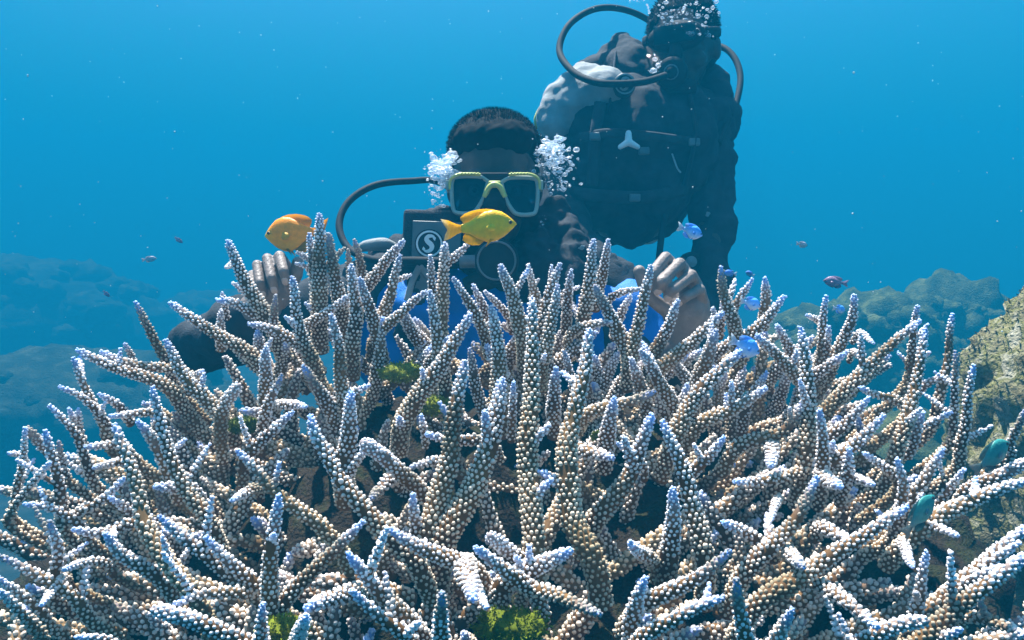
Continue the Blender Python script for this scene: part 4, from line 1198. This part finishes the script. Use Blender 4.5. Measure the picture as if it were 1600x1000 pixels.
# badge block with round S emblem
RB = CAMROT @ Matrix.Rotation(R(2), 3, 'Y')
bm = bmesh.new(); box(bm, q1(675, 374, -0.075), (0.104, 0.045, 0.104), RB, 0.010); pod = mesh_bm("inflator_pod", bm, M['vest_black'], vest1)
bm = bmesh.new(); box(bm, q1(682, 378, -0.1005), (0.088, 0.006, 0.074), RB, 0.002); mesh_bm("plate", bm, M['badge'], pod, smooth=False)
eb = q1(671, 381, -0.104)
bm = bmesh.new(); disc(bm, eb, [(0.0262, 0), (0.0262, -0.002)], RB); mesh_bm("emblem_disc", bm, M['ink'], pod, smooth=False)
bm = bmesh.new(); ring_plate(bm, eb + RB @ Vector((0, -0.0022, 0)), 0.0205, 0.0237, 0.0012, RB); mesh_bm("emblem_ring", bm, M['white'], pod, smooth=False)
bm = bmesh.new(); s_mark(bm, eb + RB @ Vector((0, -0.0022, 0)), 0.030, RB, 0.0012); mesh_bm("emblem_letter", bm, M['white'], pod, smooth=False)

# regulator and hose
rc = q1(776, 408, -0.150)
bm = bmesh.new(); disc(bm, rc, [(0.030, 0.030), (0.037, 0.022), (0.039, 0.0), (0.037, -0.008), (0.034, -0.010), (0.033, -0.007), (0.020, -0.009), (0.004, -0.011)], CAMROT)
tube(bm, [rc + CFv * 0.02, q1(774, 372, -0.11), q1(773, 352, -0.095)], [0.022, 0.018, 0.015], 12, 14)
reg1 = mesh_bm("regulator", bm, M['rubber'], d1)
bm = bmesh.new(); ring_plate(bm, rc + CFv * -0.009, 0.031, 0.0345, 0.002, CAMROT); mesh_bm("purge_ring", bm, M['badge'], reg1)
for s in (-1, 1):
    bm = bmesh.new(); tube(bm, [rc + CUv * -0.025 + CFv * 0.015, rc + CUv * -0.035 + CRv * s * 0.03 + CFv * 0.015, rc + CUv * -0.045 + CRv * s * 0.055 + CFv * 0.02], [0.018, 0.02, 0.016], 10, 12, flat=0.5); mesh_bm("exhaust_tee", bm, M['rubber'], reg1)
bm = bmesh.new()
tube(bm, [rc + CRv * -0.03 + CFv * 0.005, q1(720, 409, -0.145), q1(650, 407, -0.12), q1(585, 406, -0.08), q1(545, 388, -0.04), q1(530, 352, -0.01), q1(545, 315, 0.02), q1(585, 290, 0.05), q1(640, 283, 0.09), q1(690, 286, 0.13), q1(750, 330, 0.17)], 0.0070, 12, 130)
mesh_bm("hose", bm, M['rubber'], reg1)
bm = bmesh.new(); tube(bm, [rc + CRv * -0.030 + CFv * 0.005, q1(718, 409, -0.145)], 0.0115, 12, 8); mesh_bm("hose_fitting", bm, M['badge'], reg1)
# tank behind the back
bm = bmesh.new(); disc(bm, Vector((q1(778, 500).x, 1.66, 0.62)), [(0.05, 0.30), (0.088, 0.26), (0.088, -0.25), (0.07, -0.30), (0.03, -0.33), (0.03, -0.36)], Matrix.Rotation(R(-90), 3, 'X'))
tk = mesh_bm("air_tank", bm, M['steel'], d1)
bm = bmesh.new(); capsule(bm, Vector((q1(778, 500).x, 1.66, 0.97)), Vector((q1(778, 500).x, 1.66, 1.02)), 0.022, 0.022); capsule(bm, Vector((q1(778, 500).x - 0.05, 1.66, 1.0)), Vector((q1(778, 500).x + 0.05, 1.66, 1.0)), 0.016, 0.016); mesh_bm("valve", bm, M['rubber'], tk)

# ---------------- second diver, floating upright behind the first
D2 = 1.86


def q2(px, py, dd=0.0): return at(px, py, D2 + dd)


d2 = empty("person", (q2(985, 300).x, D2 + 0.1, 0.0))
tag(d2, "dark suited diver hovering behind the first, bubbles over head, arm hanging down", "person")
HR = CAMROT @ Matrix.Rotation(R(-22), 3, 'Z') @ Matrix.Rotation(R(14), 3, 'X')      # head turned a little to photo left and down
hc = q2(1066, 62)


def h2(x, y, z): return hc + HR @ Vector((x, y, z))


bm = bmesh.new()
ball(bm, hc, (0.080, 0.100, 0.105), HR); ball(bm, h2(0, -0.035, -0.045), (0.066, 0.06, 0.072), HR); ball(bm, h2(0, -0.045, -0.095), (0.045, 0.045, 0.036), HR)
capsule(bm, h2(0, -0.09, -0.03), h2(0, -0.112, -0.055), 0.010, 0.015)
for s in (-1, 1):
    ball(bm, h2(s * 0.083, 0.012, -0.03), (0.012, 0.022, 0.032), HR); ball(bm, h2(s * 0.045, -0.07, -0.06), (0.025, 0.02, 0.022), HR)
ball(bm, h2(0, -0.095, -0.083), (0.024, 0.012, 0.012), HR)
capsule(bm, h2(0, 0.02, -0.07), q2(1040, 165, 0.06), 0.056, 0.068)
s2l, s2r = q2(905, 168, 0.02), q2(1108, 185, 0.02)
capsule(bm, q2(1020, 165, 0.05), s2l, 0.07, 0.062); capsule(bm, q2(1030, 170, 0.05), s2r, 0.07, 0.058)
ball(bm, q2(990, 235, 0.03), (0.165, 0.11, 0.15), CAMROT); ball(bm, q2(985, 310, 0.10), (0.14, 0.11, 0.12), CAMROT)
hip2 = q2(985, 318, 0.30)
ball(bm, hip2, (0.15, 0.13, 0.11), CAMROT); capsule(bm, q2(985, 300, 0.1), hip2, 0.12, 0.12)
e2l, w2l = q2(872, 330, -0.05), q2(930, 440, -0.20)
e2r, w2r = q2(1112, 340, -0.02), q2(1106, 470, -0.10)
capsule(bm, s2l, e2l, 0.054, 0.042); capsule(bm, e2l, w2l, 0.043, 0.03)
capsule(bm, s2r, e2r, 0.052, 0.040); capsule(bm, e2r, w2r, 0.042, 0.030)
ball(bm, q2(1104, 500, -0.11), (0.038, 0.022, 0.045), CAMROT)
for k in range(4):
    a_ = q2(1090 + k * 9, 512, -0.12); capsule(bm, a_, a_ + CUv * -(0.04 + 0.004 * (k in (1, 2))) + CFv * -0.012, 0.0095, 0.0085, 8)
capsule(bm, q2(1086, 490, -0.12), q2(1076, 520, -0.14), 0.012, 0.010, 8)
ball(bm, q2(936, 455, -0.21), (0.04, 0.03, 0.04), CAMROT)
for s in (-1, 1):
    kn = Vector((hip2.x + s * 0.10, hip2.y + 0.42, hip2.z + 0.00)); an = Vector((kn.x + s * 0.03, kn.y + 0.40, kn.z + 0.05))
    capsule(bm, hip2 + Vector((s * 0.08, 0, 0)), kn, 0.085, 0.06); capsule(bm, kn, an, 0.058, 0.042); capsule(bm, an, an + Vector((0, 0.15, -0.06)), 0.04, 0.028)
body2 = remeshed("body", bm, 0.0075, M["skin"], d2, smooth_iter=2)
bm = bmesh.new(); ball(bm, h2(0, 0.015, 0.022), (0.087, 0.098, 0.098), HR, 32, 20); ball(bm, h2(0, 0.045, -0.015), (0.085, 0.075, 0.09), HR)
hair2 = remeshed("hair", bm, 0.006, M['hair'], d2, 2, ripple=(0.006, 50, 6))
hs = strands("bristles", h2(0, 0.015, 0.022), np.array((0.088, 0.099, 0.1)), HR, lambda u: u[2] > -0.1 and not (u[1] < -0.6 and u[2] < 0.2), 0, 2500, 0.009, 0.0009, M['hair'], d2, 8)
hs.parent = hair2; hs.matrix_parent_inverse = Matrix.Identity(4)
# black suit
bm = bmesh.new()
capsule(bm, q2(1030, 168, 0.05), s2l, 0.078, 0.076); capsule(bm, q2(1030, 172, 0.05), s2r, 0.078, 0.070)
capsule(bm, s2l, e2l, 0.074, 0.062); capsule(bm, e2l, w2l, 0.062, 0.052)
capsule(bm, s2r, e2r, 0.062, 0.050); capsule(bm, e2r, w2r, 0.050, 0.044)
ball(bm, q2(990, 235, 0.03), (0.178, 0.12, 0.155), CAMROT); ball(bm, q2(985, 305, 0.10), (0.15, 0.12, 0.12), CAMROT); ball(bm, hip2, (0.16, 0.14, 0.115), CAMROT)
capsule(bm, q2(985, 300, 0.1), hip2, 0.125, 0.125)
for s in (-1, 1):
    kn = Vector((hip2.x + s * 0.10, hip2.y + 0.42, hip2.z + 0.00)); an = Vector((kn.x + s * 0.03, kn.y + 0.40, kn.z + 0.05))
    capsule(bm, hip2 + Vector((s * 0.08, 0, 0)), kn, 0.093, 0.068); capsule(bm, kn, an, 0.066, 0.05)
remeshed("wetsuit", bm, 0.011, M['neoprene'], d2, 3, ripple=(0.020, 15, 4))
# black vest; shoulder panel in paler grey to look sunlit
bm = bmesh.new()
ball(bm, q2(975, 215, -0.03), (0.165, 0.12, 0.15), CAMROT); ball(bm, q2(1060, 225, -0.02), (0.10, 0.11, 0.145), CAMROT)
ball(bm, q2(930, 290, -0.02), (0.095, 0.10, 0.115), CAMROT); ball(bm, q2(1015, 295, -0.03), (0.10, 0.10, 0.10), CAMROT)
ball(bm, q2(985, 340, -0.02), (0.075, 0.07, 0.07), CAMROT); capsule(bm, q2(975, 350, -0.04), q2(986, 378, -0.03), 0.035, 0.012)
capsule(bm, q2(1040, 300, -0.02), q2(1072, 300, -0.01), 0.05, 0.022)
capsule(bm, q2(975, 72, 0.06), q2(920, 118, 0.04), 0.030, 0.040); capsule(bm, q2(972, 68, 0.06), q2(1010, 120, 0.02), 0.030, 0.06); ball(bm, q2(985, 115, 0.03), (0.09, 0.07, 0.07), CAMROT)
capsule(bm, q2(1105, 120, 0.06), q2(1120, 150, 0.03), 0.04, 0.045); ball(bm, q2(1122, 142, 0.0), (0.022, 0.03, 0.03), CAMROT)
capsule(bm, q2(1115, 175, -0.02), q2(1134, 210, 0.0), 0.04, 0.022)
vest2 = remeshed("buoyancy_vest", bm, 0.008, M['vest_black'], d2, 3, ripple=(0.012, 18, 7))
bm = bmesh.new()
ball(bm, q2(905, 155, -0.045), (0.100, 0.082, 0.070), CAMROT @ Matrix.Rotation(R(-38), 3, 'Y'))
capsule(bm, q2(882, 160, -0.05), q2(866, 190, -0.06), 0.056, 0.045); ball(bm, q2(945, 142, -0.10), (0.062, 0.055, 0.055), CAMROT)
remeshed("lit_shoulder_panel", bm, 0.006, M['grey_cloth'], vest2, 3, ripple=(0.008, 20, 12))
bm = bmesh.new(); tube(bm, [q2(838, 203, -0.04), q2(838, 186, -0.05), q2(845, 170, -0.055), q2(856, 156, -0.05)], [0.003, 0.0065, 0.0065, 0.003], 8, 24, flat=1.5); mesh_bm("piping", bm, M['yellow_trim'], vest2)
bm = bmesh.new(); tube(bm, [q2(962, 85, -0.02), q2(958, 120, -0.10), q2(955, 150, -0.13), q2(950, 180, -0.13)], 0.012, 8, 30, flat=0.3); mesh_bm("strap", bm, M['vest_black'], vest2)
eb = q2(976, 132, -0.165)
bm = bmesh.new(); disc(bm, eb, [(0.026, 0.02), (0.026, -0.002), (0.024, -0.004)], CAMROT); pod2 = mesh_bm("emblem_pod", bm, M['ink'], vest2, smooth=False)
bm = bmesh.new(); ring_plate(bm, eb + CFv * -0.0042, 0.0205, 0.0240, 0.0012, CAMROT); mesh_bm("emblem_ring", bm, M['grey_cloth'], pod2, smooth=False)
bm = bmesh.new(); s_mark(bm, eb + CFv * -0.0042, 0.030, CAMROT, 0.0012); mesh_bm("emblem_letter", bm, M['grey_cloth'], pod2, smooth=False)
for pts, r, mt in (([q2(1070, 130, -0.06), q2(1082, 170, -0.12), q2(1085, 220, -0.135), q2(1070, 290, -0.11)], 0.014, 'neoprene'),
                   ([q2(905, 215, -0.13), q2(950, 208, -0.175), q2(1010, 212, -0.175), q2(1085, 222, -0.13)], 0.011, 'neoprene'),
                   ([q2(890, 300, -0.10), q2(940, 306, -0.14), q2(1010, 308, -0.145), q2(1068, 296, -0.10)], 0.015, 'neoprene'),
                   ([q2(938, 160, -0.14), q2(930, 215, -0.155), q2(925, 290, -0.13)], 0.014, 'neoprene'),
                   ([q2(1050, 240, -0.140), q2(1058, 262, -0.142), q2(1064, 270, -0.140)], 0.0022, 'grey_cloth')):
    bm = bmesh.new(); tube(bm, pts, r, 8, 40, flat=0.3); mesh_bm("strap", bm, M[mt], vest2)
for (px, py, dd) in ((1085, 222, -0.142), (930, 213, -0.165), (992, 309, -0.155), (1006, 236, -0.16)):
    bm = bmesh.new(); box(bm, q2(px, py, dd), (0.026, 0.010, 0.018), CAMROT, 0.004); mesh_bm("buckle", bm, M['badge'], vest2)
bm = bmesh.new()                                                      # pale three-armed clip on the chest
cc = q2(982, 222, -0.185)
for (x, z, r) in ((0, 0.020, 0.0075), (-0.019, -0.011, 0.006), (0.021, -0.011, 0.006)):
    capsule(bm, cc, cc + CRv * x + CUv * z, 0.009, r, 10)
remeshed("clip", bm, 0.0022, M['white'], vest2, 2)
bm = bmesh.new(); tube(bm, [q2(1045, 300, -0.06), q2(1036, 350, -0.10), q2(1030, 400, -0.12), q2(1022, 470, -0.12)], 0.013, 8, 24, flat=0.6); mesh_bm("gauge_hose", bm, M['rubber'], vest2)
bm = bmesh.new(); disc(bm, q2(1080, 409, -0.10), [(0.024, 0.03), (0.024, 0.0), (0.020, -0.006)], CAMROT); wg = mesh_bm("wrist_gauge", bm, M['rubber'], d2)
bm = bmesh.new(); disc(bm, q2(1080, 409, -0.107), [(0.0135, 0.0), (0.0135, -0.003)], CAMROT); mesh_bm("dial", bm, M['grey_cloth'], wg)
bm = bmesh.new(); box(bm, q2(1106, 335, -0.068), (0.010, 0.006, 0.012), CAMROT @ Matrix.Rotation(R(20), 3, 'Y'), 0.002); mesh_bm("arm_tag", bm, M['grey_cloth'], d2)
# mask of the second diver
bm = bmesh.new()
ball(bm, h2(0, -0.092, -0.002), (0.070, 0.030, 0.038), HR, 24, 14); capsule(bm, h2(0, -0.11, -0.03), h2(0, -0.125, -0.05), 0.015, 0.018)
mk2 = mesh_bm("diving_mask", bm, M['rubber'], d2)
bm = bmesh.new(); box(bm, h2(0, -0.1215, 0.002), (0.100, 0.004, 0.042), HR, 0.0018); mesh_bm("lens", bm, M['lens'], mk2, smooth=False)
bm = bmesh.new()
tube(bm, [h2(-0.07, -0.10, 0.0), h2(-0.094, -0.02, 0.005), h2(-0.07, 0.08, 0.01), h2(0, 0.118, 0.012), h2(0.07, 0.08, 0.01), h2(0.094, -0.02, 0.005), h2(0.07, -0.10, 0.0)], 0.011, 8, 60, flat=0.3, ref=HR @ Vector((0, 0, 1))); mesh_bm("strap", bm, M['rubber'], mk2)
# regulator of the second diver
r2 = h2(-0.005, -0.15, -0.088)
bm = bmesh.new(); disc(bm, r2, [(0.028, 0.03), (0.036, 0.02), (0.037, 0.0), (0.033, -0.008), (0.012, -0.011)], HR); capsule(bm, r2, h2(0, -0.10, -0.085), 0.02, 0.016)
for s in (-1, 1): tube(bm, [r2 + HR @ Vector((0, 0.01, -0.025)), r2 + HR @ Vector((s * 0.03, 0.01, -0.034)), r2 + HR @ Vector((s * 0.055, 0.015, -0.04))], [0.018, 0.02, 0.015], 10, 10, flat=0.5)
reg2 = mesh_bm("regulator", bm, M['rubber'], d2)
bm = bmesh.new(); disc(bm, r2 + HR @ Vector((0, -0.009, 0)), [(0.018, 0.002), (0.018, -0.003), (0.014, -0.004)], HR); mesh_bm("purge_cover", bm, M['badge'], reg2)
bm = bmesh.new()
tube(bm, [q2(1040, 118, -0.14), q2(1005, 128, -0.17), q2(960, 131, -0.185), q2(925, 127, -0.17), q2(893, 110, -0.12), q2(874, 78, -0.06), q2(890, 38, -0.02), q2(930, 14, 0.03), q2(975, 15, 0.08), q2(1018, 35, 0.12), q2(1050, 70, 0.17)], 0.0083, 12, 130)
mesh_bm("hose", bm, M['rubber'], reg2)
bm = bmesh.new(); tube(bm, [q2(1090, 80, 0.16), q2(1122, 72, 0.12), q2(1146, 88, 0.08), q2(1157, 122, 0.04), q2(1149, 165, 0.0), q2(1134, 196, -0.04), q2(1122, 225, -0.08)], 0.0083, 12, 80); mesh_bm("hose", bm, M['rubber'], reg2)
bm = bmesh.new(); disc(bm, q2(1020, 230, 0.30), [(0.05, 0.30), (0.088, 0.26), (0.088, -0.20), (0.07, -0.25), (0.03, -0.28), (0.03, -0.30)], Matrix.Rotation(R(-60), 3, 'X')); tk2 = mesh_bm("air_tank", bm, M['steel'], d2)

# ------------------------------------------------------------------ bubbles
def bubbles(label, spots, seed, froth=None):
    """spots: (px, py, depth, spread px x, spread px y, count, max radius m)"""
    rg = np.random.default_rng(seed)
    AV, AT, nb = [], [], 0
    for (px, py, dd, sx, sy, n, rm) in spots:
        for k in range(n):
            x = px + np.clip(rg.normal(0, 0.5), -1.1, 1.1) * sx; y = py + np.clip(rg.normal(0, 0.5), -1.1, 1.1) * sy
            r = rm * (0.12 + 0.95 * rg.random() ** 3.0)
            V0, T0 = ICO[3 if r > 0.0035 else 2]
            sq = np.array((rg.uniform(0.8, 1.25), 1.0, rg.uniform(0.45, 0.95)))
            V = V0 * sq * r
            if r > 0.003:
                off = Vector(rg.uniform(-20, 20, 3))
                V = V * (1 + 0.35 * np.array([noise.noise(Vector(v) * 1.3 + off) for v in V0]))[:, None]
            V = V + np.array(at(x, y, dd + rg.normal(0, 0.014)))
            AV.append(V); AT.append(T0 + nb); nb += len(V)
    for (px, py, dd, sx, sy, n, rm) in (froth or []):                 # merged froth: one wobbling silvery skin
        fb = bmesh.new()
        for k in range(n):
            x = px + np.clip(rg.normal(0, 0.5), -1, 1) * sx; y = py + np.clip(rg.normal(0, 0.5), -1, 1) * sy; r = rm * (0.35 + 0.65 * rg.random() ** 2)
            ball(fb, at(x, y, dd + rg.normal(0, 0.008)), (r * rg.uniform(0.9, 1.4), r, r * rg.uniform(0.5, 0.9)), None, 10, 8)
        fo = remeshed("froth", fb, 0.0017, M['bubble'], None, 1)
        me_ = fo.data; me_.calc_loop_triangles()
        V = np.empty(len(me_.vertices) * 3, np.float32); me_.vertices.foreach_get("co", V); V = V.reshape(-1, 3)
        T = np.empty(len(me_.loop_triangles) * 3, np.int32); me_.loop_triangles.foreach_get("vertices", T); T = T.reshape(-1, 3)
        AV.append(V); AT.append(T + nb); nb += len(V)
        bpy.data.objects.remove(fo)
    o = mesh_np("bubbles", np.concatenate(AV), np.concatenate(AT), M['bubble'])
    tag(o, label, "bubbles", kind="stuff")


bubbles("white exhaled bubbles bursting beside the front diver's mask on the hose side", [(692, 268, 1.33, 26, 32, 190, 0.0055), (690, 264, 1.32, 17, 18, 30, 0.009), (682, 302, 1.35, 13, 18, 50, 0.0045), (704, 246, 1.33, 10, 8, 10, 0.012)], 1, [(692, 264, 1.325, 17, 17, 45, 0.008), (686, 285, 1.34, 12, 18, 22, 0.005)])
bubbles("white exhaled bubbles beside the front diver's mask, before the other diver's chest", [(868, 256, 1.34, 36, 36, 220, 0.0048), (862, 230, 1.33, 22, 18, 30, 0.009), (838, 240, 1.35, 6, 4, 5, 0.008), (870, 290, 1.37, 24, 16, 60, 0.004), (848, 345, 1.30, 4, 14, 10, 0.0045)], 2, [(860, 232, 1.33, 17, 14, 36, 0.0085), (872, 262, 1.345, 24, 22, 50, 0.005)])
bubbles("small bubbles streaming up over the second diver's head", [(1068, 22, 1.75, 50, 22, 170, 0.0055), (1090, 50, 1.75, 22, 12, 40, 0.007), (1060, -30, 1.8, 60, 30, 120, 0.009), (1025, 100, 1.68, 10, 16, 16, 0.008), (1000, 3, 1.8, 22, 6, 14, 0.005)], 3)

# drifting specks in the water
rg = np.random.default_rng(9)
AV, AT, nb = [], [], 0
for k in range(380):
    dd = rg.uniform(0.5, 3.2); x = rg.uniform(-200, 1800); y = rg.uniform(-100, 520)
    r = rg.uniform(0.0003, 0.0009) * (0.6 + 0.5 * dd) * (1.6 if rg.random() < 0.08 else 1)
    V0, T0 = ICO[1]
    AV.append(V0 * r * rg.uniform(0.5, 1.4, 3) + np.array(at(x, y, dd))); AT.append(T0 + nb); nb += len(V0)
o = mesh_np("drifting_specks", np.concatenate(AV), np.concatenate(AT), M['speck'])
tag(o, "tiny pale specks drifting in the blue water", "particles", kind="stuff")

# ------------------------------------------------------------------ the water itself
bm = bmesh.new()
box(bm, (0, 19, (SURFACE_Z - 1.2) / 2), (124, 86, SURFACE_Z + 1.2))
hz = mesh_bm("haze", bm, None, smooth=False)
hm = bpy.data.materials.new("sea_water"); hm.use_nodes = True
t = hm.node_tree
t.nodes.remove(t.nodes["Principled BSDF"])
pv = t.nodes.new("ShaderNodeVolumePrincipled")
pv.inputs["Color"].default_value = (*WATER_COLOR, 1)
pv.inputs["Density"].default_value = WATER_DENSITY
pv.inputs["Anisotropy"].default_value = 0.0
t.links.new(pv.outputs[0], t.nodes["Material Output"].inputs["Volume"])
hz.data.materials.append(hm)
tag(hz, "blue sea water hazing everything with distance", "water", kind="stuff")
